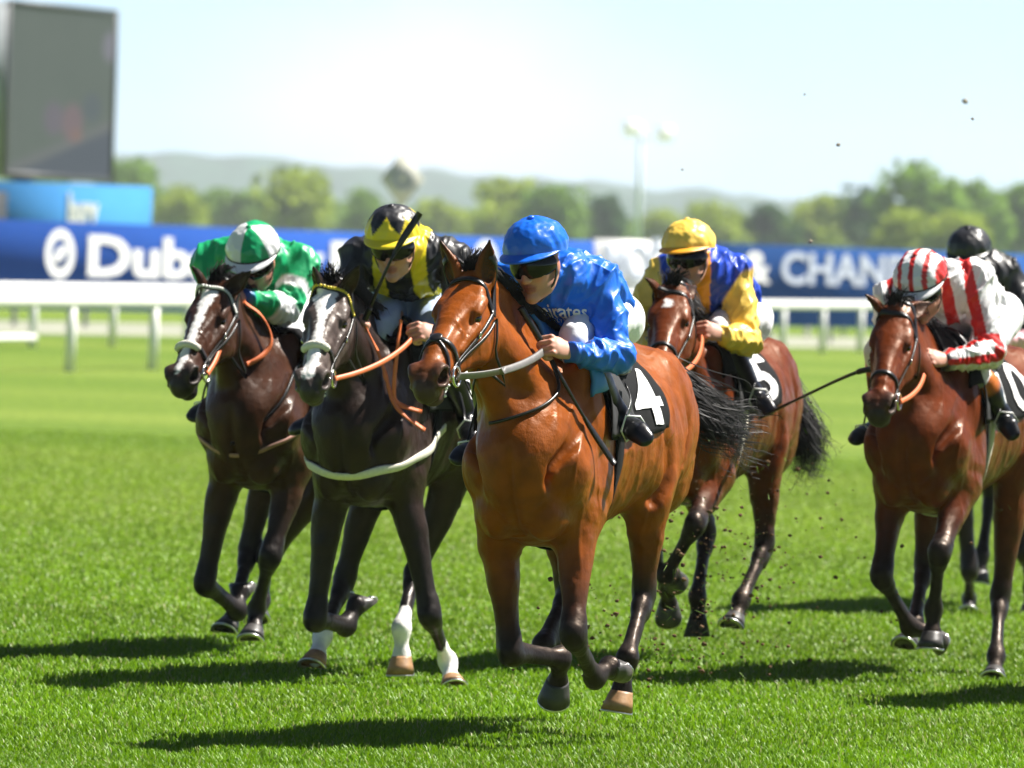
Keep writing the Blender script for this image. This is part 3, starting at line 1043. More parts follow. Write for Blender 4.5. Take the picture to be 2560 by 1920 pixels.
def build_horse(sp, name='racehorse'):
    fr = sp['frame']; h = sp.get('h', .0095)
    body = np.array(sp['coat']); dark = np.array(sp.get('points', (.012, .010, .010))); under = body * np.array([.92, .85, .8])
    muz = np.array(sp.get('muzzle', (.035, .028, .026)))
    S = Sdf(); Y = np.array([0, 1, 0.])
    # --- head frame
    P = fr.pick(*sp['poll']); hs = sp.get('hs', 1.0)
    Np = fr.reach(sp['nose'][0], sp['nose'][1], P, .575 * hs, 1)
    U = nrm(Np - P)
    psi = math.radians(sp.get('yaw', 0)); s0 = np.array([-math.sin(psi), math.cos(psi), 0])
    Sd = nrm(s0 - U * U.dot(s0)); Vd = np.cross(U, Sd)
    tl = math.radians(sp.get('tilt', 0)); Sd, Vd = Sd * math.cos(tl) + Vd * math.sin(tl), Vd * math.cos(tl) - Sd * math.sin(tl)
    Rh = np.stack([U, Sd, Vd], 1)

    def hp(u, v, s=0.0): return P + hs * (u * U + v * Vd + s * Sd)
    # --- trunk
    st = [(.52, 1.04, .085, .13), (.46, 1.07, .165, .215), (.34, 1.085, .215, .31), (.16, 1.10, .238, .355), (-.05, 1.125, .252, .375), (-.28, 1.14, .278, .352),
          (-.52, 1.155, .298, .325), (-.76, 1.18, .292, .288), (-1.0, 1.20, .255, .275), (-1.2, 1.20, .222, .26), (-1.36, 1.17, .17, .20), (-1.43, 1.16, .10, .12)]
    S.chain([(a, 0, b) for a, b, _, _ in st], [(c, d) for _, _, c, d in st], .02, body, Y, 3)
    S.chain([(.16, 0, 1.41), (-.02, 0, 1.465), (-.22, 0, 1.45), (-.45, 0, 1.43), (-.75, 0, 1.455), (-.98, 0, 1.455), (-1.25, 0, 1.38)],
            [(.05, .05), (.052, .05), (.06, .045), (.08, .045), (.085, .045), (.085, .05), (.06, .05)], .09, body, Y, 2)
    for s in (-1, 1):
        S.ell((.17, s * .160, 1.20), (.105, .088, .27), rot_to((1, 0, -.35), (0, 1, 0)), .045, body)          # shoulder blade
        S.ell((.41, s * .155, 1.06), (.10, .09, .13), None, .04, body)                                      # point of shoulder
        S.ell((.12, s * .195, .97), (.145, .075, .145), rot_to((1, 0, .5), (0, 1, 0)), .035, body)
        S.chain([(.02, s * .285, 1.22), (-.02, s * .29, 1.05), (.02, s * .27, .88)], [.02, .022, .02], .05, body, Y, 3, op='s')   # behind the shoulder                                      # triceps
        S.ell((.42, s * .092, .90), (.105, .084, .125), None, .014, body)                                      # breast muscles
        S.ell((-1.02, s * .140, 1.29), (.29, .122, .19), None, .06, body)                                   # croup
        S.ell((-1.20, s * .145, 1.10), (.20, .108, .26), rot_to((1, 0, .2), (0, 1, 0)), .07, body)          # hamstrings
        S.ell((-.74, s * .205, 1.30), (.075, .05, .055), None, .06, body)                                   # point of hip
    # --- neck
    nb = np.array([.20, 0, 1.20]); pt = hp(.075, -.115)
    d = pt - nb
    S.chain([nb, nb + d * .33 + [0, 0, .01], nb + d * .68 + [0, 0, .015], pt], [(.155, .285), (.108, .205), (.082, .150), (.072, .115)], .08, body, Y, 4)
    wz = np.array([.02, 0, 1.44]); pc = hp(-.03, -.05)
    S.chain([wz, wz + (pc - wz) * .35 + [0, 0, .0], wz + (pc - wz) * .7 + [0, 0, .015], pc], [(.05, .06), (.042, .06), (.038, .05), (.045, .045)], .08, body, Y, 3)
    for s in (-1, 1):   # jugular groove and neck muscle
        a0 = nb + d * .15 + Y * s * .12 + [.06, 0, .0]; a1 = nb + d * .82 + Y * s * .055 + [.02, 0, -.01]
        S.chain([a0, a1], [(.055, .09), (.035, .055)], .05, body, Y)
    # windpipe line under the throat
    S.chain([nb + d * .1 + [.22, 0, -.10], nb + d * .55 + [.12, 0, -.10], hp(.12, -.20)], [.05, .045, .04], .06, body, Y)
    # --- head
    hd = [(.00, -.085, .060, .085), (.06, -.105, .078, .105), (.12, -.125, .087, .125), (.18, -.128, .086, .128), (.25, -.115, .074, .115), (.33, -.095, .058, .092),
          (.41, -.080, .052, .078), (.48, -.074, .052, .070), (.54, -.074, .055, .066), (.585, -.078, .047, .052)]
    hc = [body] * 8 + [body * .55 + muz * .45, muz]
    S.chain([hp(a, b) for a, b, _, _ in hd], [(c * hs, e * hs) for _, _, c, e in hd], .035, hc, Sd, 2)
    S.chain([hp(.04, -.028), hp(.16, -.022), hp(.30, -.020), hp(.44, -.022)], [(.060 * hs, .024), (.066 * hs, .024), (.038 * hs, .02), (.028 * hs, .018)], .025, body, Sd, 2)   # flat front of the face
    for s in (-1, 1):
        S.ell(hp(.150, -.036, s * .070), (.050, .022, .020), Rh, .025, body)                                   # brow
        S.chain([hp(.11, -.044, s * .078), hp(.19, -.040, s * .082)], [.013, .010], .02, body, Sd)             # upper lid ridge
        S.ell(hp(.175, -.165, s * .052), (.095, .030, .095), Rh, .03, body)                                    # cheek disc
        S.chain([hp(.22, -.078, s * .078), hp(.35, -.082, s * .052)], [.014, .009], .02, body, Sd)             # facial crest
        S.chain([hp(.30, -.045, s * .045), hp(.45, -.045, s * .034)], [.010, .010], .02, body, Sd)
        S.chain([hp(.20, -.205, s * .045), hp(.34, -.160, s * .028), hp(.45, -.128, s * .022)], [.022, .02, .02], .03, body, Sd)   # jaw bars
        S.ell(hp(.085, -.03, s * .058), (.028, .018, .02), Rh, .02, body, op='u')
        # eye socket and lids
        S.chain([hp(.155, -.060, s * .070), hp(.172, -.037, s * .077), hp(.206, -.038, s * .074), hp(.228, -.064, s * .062)], [.007, .0085, .008, .006], .008, body * .8, Sd, 3)
        S.chain([hp(.156, -.062, s * .070), hp(.176, -.082, s * .078), hp(.206, -.082, s * .074), hp(.228, -.065, s * .062)], [.006, .007, .007, .006], .008, body * .5, Sd, 3)
        # nostril
        S.ell(hp(.545, -.048, s * .046), (.050, .030, .042), rot_to(U * .9 - Vd * .3, Sd), .02, body * .3 + muz * .7)
        S.ell(hp(.556, -.050, s * .062), (.036, .040, .027), rot_to(U * .85 - Vd * .5, Sd), .010, np.array([.006, .004, .004]), op='s')
        S.chain([hp(.510, -.042, s * .066), hp(.535, -.022, s * .062), hp(.575, -.028, s * .047)], [.009, .010, .009], .010, muz, Sd, 3)
        S.chain([hp(.525, -.077, s * .066), hp(.558, -.086, s * .062), hp(.590, -.066, s * .047)], [.008, .010, .009], .010, muz * 1.3, Sd, 3)
    S.ell(hp(.575, -.104), (.036, .045, .034), Rh, .02, muz)                                                    # upper lip
    S.ell(hp(.545, -.150), (.038, .036, .026), Rh, .016, muz * 1.2)                                             # chin
    S.chain([hp(.48, -.134), hp(.555, -.142)], [(.034, .020), (.032, .018)], .016, muz, Sd)
    for s in (-1, 1):
        S.chain([hp(.455, -.118, s * .054), hp(.54, -.128, s * .050), hp(.60, -.130, s * .02)], [.006] * 3, .012, muz * .3, Sd, 2, op='s')   # mouth line
    # --- ears
    ears = []
    for s, key in ((-1, 'earR'), (1, 'earL')):
        b = hp(.005, -.045, s * .050)
        if key in sp:
            u, v, sg = sp[key]; tip = fr.reach(u, v, b, .165 * hs, sg)
        else:
            tip = b + .16 * hs * nrm(-U * .55 + Vd * .75 + Sd * s * .25)
        e = nrm(tip - b); fc = nrm(U * .35 + Vd * .55 + Sd * s * .55); fc = nrm(fc - e * e.dot(fc)); sd = np.cross(e, fc)
        p = [b, b + e * .045, b + e * .095 - fc * .004, tip]
        S.chain(p, [(.028, .024), (.040, .026), (.034, .019), (.006, .005)], .02, [body, body * .9, body * .6, dark], sd, 3)
        S.chain([b + e * .035 + fc * .022, b + e * .085 + fc * .016, b + e * .135 + fc * .009], [(.025, .021), (.025, .014), (.008, .006)], .006, np.array([.02, .016, .013]), sd, 3, op='s')
    # --- legs
    legs = {}; hooves = []
    LF = {'R': -1, 'L': 1}
    for key, s in LF.items():
        for fore in (True, False):
            nm = key + ('F' if fore else 'H'); q = sp['legs'].get(nm, {})
            if fore:
                E = np.array(q.get('elbow', (.17, s * .155, .86)))
                K = fr.reach(*q['knee'][:2], E, .43, q['knee'][2]) if 'knee' in q else E + np.array([.22, 0, -.36])
                Fk = fr.reach(*q['fet'][:2], K, .32, q['fet'][2]) if 'fet' in q else K + np.array([-.22, 0, -.2])
                T = fr.reach(*q['hoof'][:2], Fk, .185, q['hoof'][2]) if 'hoof' in q else Fk + np.array([-.02, 0, -.17])
                sh = np.array([.33, s * .15, 1.02])
                c1 = body; c2 = body * .45 + dark * .55
                S.chain([sh, E * .6 + sh * .4, E], [(.085, .12), (.08, .12), (.075, .11)], .07, body, Y, 3)
                S.chain([E + [0, 0, .04], E * .72 + K * .28, E * .35 + K * .65, E * .06 + K * .94], [(.072, .108), (.066, .086), (.046, .055), (.042, .046)], .045, [c1, c1 * .8 + dark * .2, c2 * .6 + dark * .4, dark], Y, 4)
                n1 = nrm(K - E); n2 = nrm(Fk - K); fd = nrm(np.cross(n2, Y))
                S.chain([K - n1 * .05, K + fd * .006, K + n2 * .055], [(.043, .046), (.050, .052), (.038, .040)], .03, dark, Y, 3)
                S.ell(K + nrm(np.cross(n1, Y)) * .030, (.036, .034, .036), None, .02, dark)
                S.ell(K - fd * .035 + n2 * .005, (.022, .022, .026), None, .02, dark)
                S.chain([K + n2 * .05, K * .5 + Fk * .5, Fk], [(.031, .038), (.0255, .034), (.031, .036)], .02, dark, Y, 3)
                S.chain([K + n2 * .06 - fd * .026, Fk - fd * .02], [.012, .013], .02, dark, Y)
            else:
                St = np.array(q.get('stifle', (-.78, s * .19, 1.0)))
                Hk = fr.reach(*q['hock'][:2], St, .44, q['hock'][2]) if 'hock' in q else St + np.array([-.2, 0, -.40])
                Fk = fr.reach(*q['fet'][:2], Hk, .37, q['fet'][2]) if 'fet' in q else Hk + np.array([.18, 0, -.32])
                T = fr.reach(*q['hoof'][:2], Fk, .185, q['hoof'][2]) if 'hoof' in q else Fk + np.array([.05, 0, -.17])
                hip = np.array([-1.05, s * .135, 1.22])
                S.chain([hip, hip * .45 + St * .55, St], [(.13, .24), (.12, .21), (.10, .14)], .08, body, Y, 3)
                S.ell(St + [.04, s * .005, -.02], (.070, .055, .085), None, .06, body)
                n1 = nrm(Hk - St); n2 = nrm(Fk - Hk)
                c2 = body * .5 + dark * .5
                S.chain([St, St * .66 + Hk * .34, St * .28 + Hk * .72, Hk - n1 * .03], [(.088, .130), (.078, .100), (.050, .062), (.040, .050)], .05, [body, body * .9 + dark * .1, c2 * .7 + dark * .3, dark], Y, 4)
                fd = nrm(np.cross(n2, Y)); bk = -nrm(np.cross(n1, Y))
                hpnt = Hk + bk * .075 - n1 * .035
                S.chain([Hk - n1 * .05, Hk, Hk + n2 * .08], [(.040, .052), (.043, .058), (.034, .044)], .03, dark, Y, 3)
                S.ell(hpnt, (.026, .024, .032), None, .03, dark)
                S.chain([hpnt, Hk + n2 * .10 - fd * .02], [.022, .018], .03, dark, Y)
                S.chain([St * .6 + Hk * .4 + bk * .07, hpnt], [.022, .017], .03, c2, Y)                      # Achilles cord
                S.chain([Hk + n2 * .07, Hk * .5 + Fk * .5, Fk], [(.033, .042), (.0275, .036), (.033, .038)], .02, dark, Y, 3)
                S.chain([Hk + n2 * .10 - fd * .028, Fk - fd * .022], [.013, .014], .02, dark, Y)
            n3 = nrm(T - Fk)
            fdc = nrm(np.cross(n2, Y))
            S.chain([Fk - n2 * .025, Fk - fdc * .006, Fk + n3 * .03], [(.033, .036), (.040, .044), (.032, .036)], .025, dark, Y, 3)
            S.ell(Fk - fdc * .034 + n3 * .005, (.020, .020, .022), None, .02, dark)
            S.chain([Fk, Fk + n3 * .06, T - n3 * .075], [(.035, .038), (.030, .032), (.045, .046)], .02, dark, Y, 3)
            f = np.cross(n3, Y); f = nrm(f)
            hooves.append((nm, T - n3 * .085, n3, f, q.get('mat', sp.get('hoofmat', 'hoof_dark')), q.get('shoe', True)))
            legs[nm] = dict(K=K if fore else Hk, F=Fk, T=T)
    # fleshy crease between the breast muscles
    for s in (-1, 1):
        S.chain([(.545, s * .10, 1.04), (.53, s * .165, .95), (.46, s * .215, .84)], [.014, .017, .014], .03, body * .85, Y, 3, op='s')      # breast against shoulder
        S.chain([(.27, s * .235, 1.34), (.42, s * .215, 1.18), (.53, s * .13, 1.06)], [.014, .018, .014], .045, body, Y, 3, op='s')          # neck against shoulder
        S.chain([(.30, s * .262, .95), (.16, s * .285, .93), (.02, s * .270, .84)], [.012, .014, .012], .035, body, Y, 3, op='s')            # below the triceps
        S.chain([(-.58, s * .315, 1.20), (-.66, s * .300, 1.04), (-.62, s * .24, .92)], [.022, .026, .024], .06, body, Y, 3, op='s')         # flank
        S.chain([(-.92, s * .292, 1.38), (-.98, s * .287, 1.20), (-.90, s * .272, 1.02)], [.010, .012, .010], .045, body, Y, 3, op='s')      # thigh
        for i in range(5):
            S.chain([(-.14 - .075 * i, s * .318, 1.18), (-.10 - .075 * i, s * .316, 1.04), (-.08 - .075 * i, s * .285, .92)], [.010] * 3, .03, body, Y, 3, op='s')   # ribs
    # dark muzzle paint under the markings
    lo = np.array([-1.62, -.56, -.1]); hi = np.array([1.0, .56, 1.75])
    allp = [l for v in legs.values() for l in v.values()]
    lo = np.minimum(lo, np.min(allp, 0) - .12); hi = np.maximum(hi, np.max(allp, 0) + .12)
    hi = np.maximum(hi, pt + .25); lo[1] = min(lo[1], pt[1] - .25); hi[1] = max(hi[1], pt[1] + .25)
    hpts = np.array([hp(-.2, .18, -.16), hp(.64, .05, .12), hp(.64, -.2, -.12), hp(-.2, .18, .16), hp(0, -.25, .12), hp(0, -.25, -.12), P + [0, 0, .2 * hs], hp(-.05, .1, -.2), hp(-.05, .1, .2)])
    hlo, hhi = hpts.min(0) - .02, hpts.max(0) + .02
    cut = pt - U * .03; nb_ = nrm(pt - nb)
    cz = P - nb_ * .16
    keepB = lambda c: ((c - cz) @ nb_) < 0.0005
    keepH = lambda c: ((c - cz) @ nb_) > -.0065
    lo2 = hlo.copy()
    V, Q, C = S.mesh([(lo, hi, h, keepB), (np.minimum(hlo, cz - .17), np.maximum(hhi, cz + .17), sp.get('hh', .0062), keepH)], True, 1)
    if sp.get('grey_face'):     # sweat-pale hair on the face
        u = (V - P) @ U; v = (V - P) @ Vd; s = np.abs((V - P) @ Sd)
        w = (np.clip((u - .02) / .1, 0, 1) * np.clip((.62 - u) / .1, 0, 1) * np.clip(.16 - s, 0, 1) * 5.2).clip(0, 1) * (v > -.16) * sp['grey_face'] * (.35 + 1.1 * vnoise(V, 22))
        C = C * (1 - w[:, None].clip(0, 1)) + np.array([.17, .13, .115]) * w[:, None].clip(0, 1)
    sm = lambda v, a, b: (lambda t: t * t * (3 - 2 * t))(np.clip((v - a) / (b - a), 0, 1))
    V[:, 1] *= 1 - (1 - sp.get('slim', .95)) * sm(V[:, 2], .62, .88) * sm(V[:, 0], .66, .50)
    ND = vnorm(V, Q)
    Wp = np.stack([vnoise(V + 2, 4), vnoise(V + 5, 4), vnoise(V + 9, 4)], 1) * .12
    rp = (vnoise(V * np.array([.7, 1, 1]) + Wp, 8) - .5) * .012 + (vnoise(V + Wp, 18) - .5) * .0055 + (vnoise(V + Wp, 36) - .5) * .0018
    vein = 1 - np.abs(2 * vnoise(V * np.array([1, 1, .6]) + Wp, 9.5) - 1)
    rp += .0035 * np.clip((vein - .86) / .14, 0, 1)
    hd_ = np.clip(((V - P) @ U + .05) / .12, 0, 1) * (np.linalg.norm(V - P - U * .3, axis=1) < .45)
    lg_ = np.clip((V[:, 2] - .45) / .25, .35, 1); rp += (vnoise(V * np.array([1, 1, .5]), 34) - .5) * .0045 * (1 - lg_) * 2
    V = V + ND * (rp * (1 - .5 * hd_) * lg_)[:, None]
    fr_w = np.clip((V[:, 0] - .36) / .10, 0, 1) * np.clip((V[:, 2] - .70) / .10, 0, 1) * np.clip((1.16 - V[:, 2]) / .14, 0, 1) * (np.abs(V[:, 1]) < .12) * (V[:, 0] < .72)
    V[:, 0] -= .024 * np.exp(-(V[:, 1] / .020) ** 2) * fr_w        # furrow down the middle of the breast
    mud_sheen = np.clip((vnoise(V, 46) - .56) * 6, 0, 1) * np.clip((.62 - V[:, 2]) / .3, 0, 1) * .10  # mud specks, with a greyish leg sheen painted into them
    C = C * (1 - mud_sheen[:, None]) + np.array([.05, .038, .03]) * mud_sheen[:, None]
    # --- white markings
    wm = np.array([.82, .79, .76])
    nz = (vnoise(V, 55) - .5) * .016 + (vnoise(V, 190) - .5) * .012
    for pts, rad, kind in sp.get('marks', []):
        if kind == 'head': A = np.array([hp(*p) for p in pts])
        else:
            lg = legs[kind]; A = np.array([lg['F'] + (lg['T'] - lg['F']) * p if p >= 0 else lg['F'] + (lg['K'] - lg['F']) * -p for p in pts])
        dm = np.full(len(V), 9.0)
        for i in range(len(A) - 1):
            ax = A[i + 1] - A[i]; L2 = ax.dot(ax); t = np.clip(((V - A[i]) @ ax) / L2, 0, 1)
            dm = np.minimum(dm, np.linalg.norm(V - A[i] - t[:, None] * ax, axis=1) - (rad[i] * (1 - t) + rad[i + 1] * t))
        w = np.clip(.5 - (dm + nz) / .008, 0, 1)[:, None]
        keep = 1
        C = C * (1 - w * keep) + wm * w * keep
    root = empty(name, fr.O, fr.rz)
    bo = np_mesh('body', V, Q, M[sp.get('cmat', 'coat')], root, cols=C)
    bvh = BVHTree.FromPolygons([tuple(p) for p in V], [tuple(int(i) for i in q) for q in Q])
    # --- hooves with their shoes
    for nm, top, a, f, mt, shoe in hooves:
        s_ = np.cross(a, f); n = 18; m = MB(); V2 = []; ln = .078
        for i, (k, rt) in enumerate(((0, .0), (.12, .35), (.5, .6), (1, 1), (1.0, 1.2))):
            for j in range(n):
                t = 2 * math.pi * j / n; ct, sn = math.cos(t), math.sin(t)
                if i < 4:
                    rf = .046 + .020 * k; rs_ = .043 + .019 * k
                    heel = .72 if ct < 0 else 1.0
                    dep = ln * k * (1 if ct > 0 else 1 + .34 * ct)
                    V2.append(top + a * dep + f * (ct * rf * heel + .026 * k) + s_ * sn * rs_)
                else:
                    heel = .72 if ct < 0 else 1.0
                    dep = ln * (1 if ct > 0 else 1 + .34 * ct) - .010
                    V2.append(top + a * dep + f * (ct * .050 * heel + .026) + s_ * sn * .046)
        V2.append(top + a * (ln - .022) + f * .02); V2.append(top)
        m.add(V2, [(i * n + j, i * n + (j + 1) % n, (i + 1) * n + (j + 1) % n, (i + 1) * n + j) for i in range(4) for j in range(n)],
              [(4 * n + j, 4 * n + (j + 1) % n, 5 * n) for j in range(n)] + [((j + 1) % n, j, 5 * n + 1) for j in range(n)])
        ho = m.build('hoof', M[mt], root)
        if shoe:
            P2 = []
            for t in np.linspace(-2.35, 2.35, 19):
                ct, sn = math.cos(t), math.sin(t); heel = .72 if ct < 0 else 1.0
                dep = ln * (1 if ct > 0 else 1 + .34 * ct) + .004
                P2.append(top + a * dep + f * (ct * .059 * heel + .026) + s_ * sn * .055)
            m = MB(); m.tube(P2, .0085, 6, flat=.6); m.build('horseshoe', M['shoe'], ho)
    # --- eyes
    for s in (-1, 1):
        m = MB(); m.ell(hp(.190, -.058, s * .0700), (.0255, .0205, .0205), Rh); m.build('eye', M['eye'], root)
    H = dict(fr=fr, root=root, bvh=bvh, hp=hp, U=U, V=Vd, S=Sd, P=P, legs=legs, nb=nb, pt=pt, wz=wz, pc=pc, hs=hs)
    hair(H, sp)
    tack(H, sp)
    return H


def strands(name, curves, w, m, parent, seed=0):
    """flat tapering locks"""
    V = []; Q = []; n = 0
    for P in curves:
        P = np.asarray(P); k = len(P)
        for i in range(k):
            t = nrm(P[min(i + 1, k - 1)] - P[max(i - 1, 0)])
            b = nrm(np.cross(t, RNG.normal(size=3) * .25 + np.array([.3, .8, .2])))
            ww = w * (1 - (i / (k - 1)) ** 2 * .9)
            V += [P[i] - b * ww, P[i] + b * ww]
        for i in range(k - 1):
            Q.append((n + 2 * i, n + 2 * i + 1, n + 2 * i + 3, n + 2 * i + 2))
        n += 2 * k
    return np_mesh(name, np.array(V), np.array(Q), m, parent)


def hair(H, sp):
    hp, U, Vd, Sd, fr = H['hp'], H['U'], H['V'], H['S'], H['fr']
    wz, pc = H['wz'], H['pc']
    cv = []
    side = sp.get('mane_side', 1)
    for i in range(260):
        f = RNG.random()
        b = wz + (pc - wz) * (f * .93 + .05) + np.array([0, 0, .015 * math.sin(f * 3.1) + .045])
        b[1] += RNG.normal() * .010
        l = .06 + .05 * RNG.random()
        dv = nrm(np.array([-.55 - .3 * RNG.random(), side * (.5 + .5 * RNG.random()), .35 * RNG.random() - .15]))
        cv.append([b, b + dv * l * .45 + [0, 0, .02], b + dv * l * .8, b + dv * l - np.array([0, 0, .025])])
    strands('mane', cv, .004, M['hair_black'], H['root'])
    cv = []
    fw = sp.get('forelock', .5)
    for i in range(70):
        b = hp(-.015 + .02 * RNG.random(), -.005, (RNG.random() - .5) * .06)
        dv = nrm(-U * (1.0 - fw) + Vd * (.5 + .4 * RNG.random()) + Sd * (RNG.normal() * .4 + sp.get('fl_side', .25)) + U * fw * .5)
        l = .055 + .05 * RNG.random()
        e = b + dv * l
        cv.append([b, b + dv * l * .5 + Vd * .02, e, e - np.array([.05 * (1 - fw), 0, .03]) + U * .05 * fw])
    strands('forelock', cv, .0035, M['hair_black'], H['root'])
    # tail
    dock = np.array([-1.43, 0, 1.34])
    pts = [dock + [.05, 0, 0], dock + [-.10, 0, .03]] + [fr.pick(*p) for p in sp['tail']] if 'tail' in sp else [dock + [.05, 0, 0], dock + [-.12, 0, .02], dock + [-.40, .04, -.12], dock + [-.62, .06, -.38]]
    pts = catmull(pts, 5); n = len(pts); cv = []
    for i in range(900):
        o = RNG.normal(size=3) * .5; L = .55 + .45 * RNG.random(); m = max(4, int(n * L)); ph = RNG.random() * 6
        cv.append([pts[j] + o * (.035 + .115 * (j / n) * sp.get('tail_w', 1)) + .012 * np.array([0, math.sin(j * .8 + ph), math.cos(j * .7 + ph)]) * j / n * 3 for j in range(m)])
    strands('tail', cv, .0032, M['hair_black'], H['root'])


def snap(bvh, p, off):
    loc, nn, _, _ = bvh.find_nearest(Vector(p))
    nn = np.array(nn); loc = np.array(loc)
    return loc + nn * off, nn


def cast(bvh, o, d, off):
    loc, nn, _, _ = bvh.ray_cast(Vector(o), Vector(d))
    if loc is None: return None
    return np.array(loc) + np.array(nn) * off, np.array(nn)


def head_ring(H, u, a0, a1, n, off=.003, du=0.0, vc=-.10, vc1=None):
    """points on the face around the head axis; angle 0 = front of face, 90 = its left side"""
    P = []; N = []
    hp, U, Vd, Sd = H['hp'], H['U'], H['V'], H['S']
    for i in range(n):
        t = i / (n - 1); a = math.radians(a0 + (a1 - a0) * t)
        d = Vd * math.cos(a) + Sd * math.sin(a)
        c = hp(u + du * math.sin(math.pi * t) if np.isscalar(u) else np.interp(t, np.linspace(0, 1, len(u)), u), vc)
        r = cast(H['bvh'], c + d * .4, -d, off)
        if r: P.append(r[0]); N.append(r[1])
    return np.array(P), np.array(N)


def smooth_path(P, N, it=2):
    for _ in range(it):
        Q = P.copy(); Q[1:-1] = .5 * P[1:-1] + .25 * (P[2:] + P[:-2]); P = Q
        R = N.copy(); R[1:-1] = .5 * N[1:-1] + .25 * (N[2:] + N[:-2]); N = R
    return P, N


def tack(H, sp):
    hp, U, Vd, Sd, fr, bvh, root = H['hp'], H['U'], H['V'], H['S'], H['fr'], H['bvh'], H['root']
    t = sp['tack']
    br = empty('bridle', (0, 0, 0), 0, root)
    L = M[t.get('leather', 'leather')]

    def strap(name, P, N, w, m=None, th=.005, par=None):
        P, N = smooth_path(P, N)
        k = MB(); k.ribbon(P, N, w, th); return k.build(name, m or L, par or br, smooth=False)
    # browband
    P, N = head_ring(H, [.095, .045, .045, .095], -92, 92, 25, .004)
    bb = strap('browband', P, N, .024, par=br)
    if 'beads' in t:
        k = MB()
        P2, N2 = smooth_path(P, N)
        Pd = catmull(P2, 3); Nd = catmull(N2, 3)
        for i in range(2, len(Pd) - 2, 2):
            a = nrm(Pd[min(i + 1, len(Pd) - 1)] - Pd[i - 1]); nn = nrm(Nd[i]); b = np.cross(nn, a)
            k.ell(Pd[i] + nn * .007, (.0075, .010, .006), np.stack([a, b, nn], 1), 6, 4)
        tag(k.build('beading', M[t['beads']], bb), kind='stuff')
    # headpiece behind the ears
    P, N = head_ring(H, [.10, -.035, -.04, -.035, .10], -100, 100, 27, .004)
    strap('headpiece', P, N, .03)
    for s in (-1, 1):
        P = []; N = []
        for i in range(16):
            q = i / 15; a = math.radians(s * (96 - 8 * q)); d = Vd * math.cos(a) + Sd * math.sin(a)
            r = cast(bvh, hp(.09 + .375 * q, -.098) + d * .4, -d, .004)
            if r: P.append(r[0]); N.append(r[1])
        strap('cheek_strap', np.array(P), np.array(N), .015)
        if t.get('double', False):
            P = []; N = []
            for i in range(14):
                q = i / 13; a = math.radians(s * (112 - 10 * q)); d = Vd * math.cos(a) + Sd * math.sin(a)
                r = cast(bvh, hp(.10 + .30 * q, -.10) + d * .4, -d, .004)
                if r: P.append(r[0]); N.append(r[1])
            strap('cheek_strap', np.array(P), np.array(N), .012)
        k = MB()                                                                         # buckle half way down the cheek
        c, nn = snap(bvh, hp(.24, -.10, s * .09), .009)
        k.ring(c, U, np.cross(nn, U), .012, .003, 10, 5); k.build('buckle', M['metal'], br)
    # noseband (fleece roll or plain), bit rings
    nu = t.get('nose_u', .385)
    P, N = head_ring(H, nu, -180, 180, 41, .004, vc=-.085)
    strap('noseband', P, N, .022)
    if t.get('grackle', False):
        for s in (-1, 1):
            P = []; N = []
            for i in range(14):
                q = i / 13; a = math.radians(s * (4 + 118 * q)); d = Vd * math.cos(a) + Sd * math.sin(a)
                r = cast(bvh, hp(nu + .01 + .115 * q, -.08) + d * .4, -d, .004)
                if r: P.append(r[0]); N.append(r[1])
            strap('drop_strap', np.array(P), np.array(N), .015)
        c, nn = snap(bvh, hp(nu, .02, 0), .006)
        k = MB(); k.ell(c, (.026, .026, .008), np.stack([U, np.cross(nn, U), nn], 1), 16, 8); k.build('nose_pad', M['leather'], br)
    if t.get('fleece', False):
        P, N = head_ring(H, nu + .012, -38, 38, 11, .010, vc=-.085)
        k = MB(); k.tube(P, [.010] + [.017] * (len(P) - 2) + [.010], 8); k.build('nose_roll', M['fleece'], br)
    P = []; N = []                                                                        # throat latch
    for i in range(25):
        q = i / 24; a = math.radians(95 + 170 * q); d = Vd * math.cos(a) + Sd * math.sin(a)
        r = cast(bvh, hp(.085 + .09 * math.sin(math.pi * q), -.13) + d * .5, -d, .006)
        if r: P.append(r[0]); N.append(r[1])
    strap('throat_strap', np.array(P), np.array(N), .013)
    bits = {}
    for s in (-1, 1):
        c = hp(.475, -.108, s * .066); bits[s] = c
        k = MB(); k.ring(c + Sd * s * .006, U, Vd, .036, .0055, 22, 6); k.build('bit_ring', M['metal'], br)
    k = MB(); k.tube([hp(.478, -.108, -.066), hp(.47, -.112, 0), hp(.478, -.108, .066)], .008, 6); k.build('bit_bar', M['metal'], br)
    H['bits'] = bits
    if t.get('foam', False):
        k = MB()
        for i in range(26):
            q, nn = snap(bvh, hp(.50 + RNG.normal() * .022, -.135 + RNG.normal() * .014, .05 + RNG.normal() * .012), .002)
            k.ell(q, np.array([.006, .005, .004]) * (.6 + RNG.random()), None, 6, 4)
        tag(k.build('foam', M['white_print'], root), kind='stuff')
    # breast strap
    if 'breast' in t:
        b = t['breast']; P = []; N = []
        for i in range(41):
            a = math.radians(-128 + 256 * i / 40); d = np.array([math.cos(a), math.sin(a), 0])
            zc = b['z'] + b.get('rise', .20) * (abs(a) / 2.2) ** 1.6
            tgt = np.array([.08 + .46 * math.cos(a) if abs(a) < 1.57 else .08 + .30 * math.cos(a), .27 * math.sin(a) * (1 if abs(a) < 1.57 else 1.05), zc])
            r = snap(bvh, tgt, .010); P.append(r[0]); N.append(r[1])
        strap('breast_strap', np.array(P), np.array(N), b['w'], M[b['mat']], .006, root)
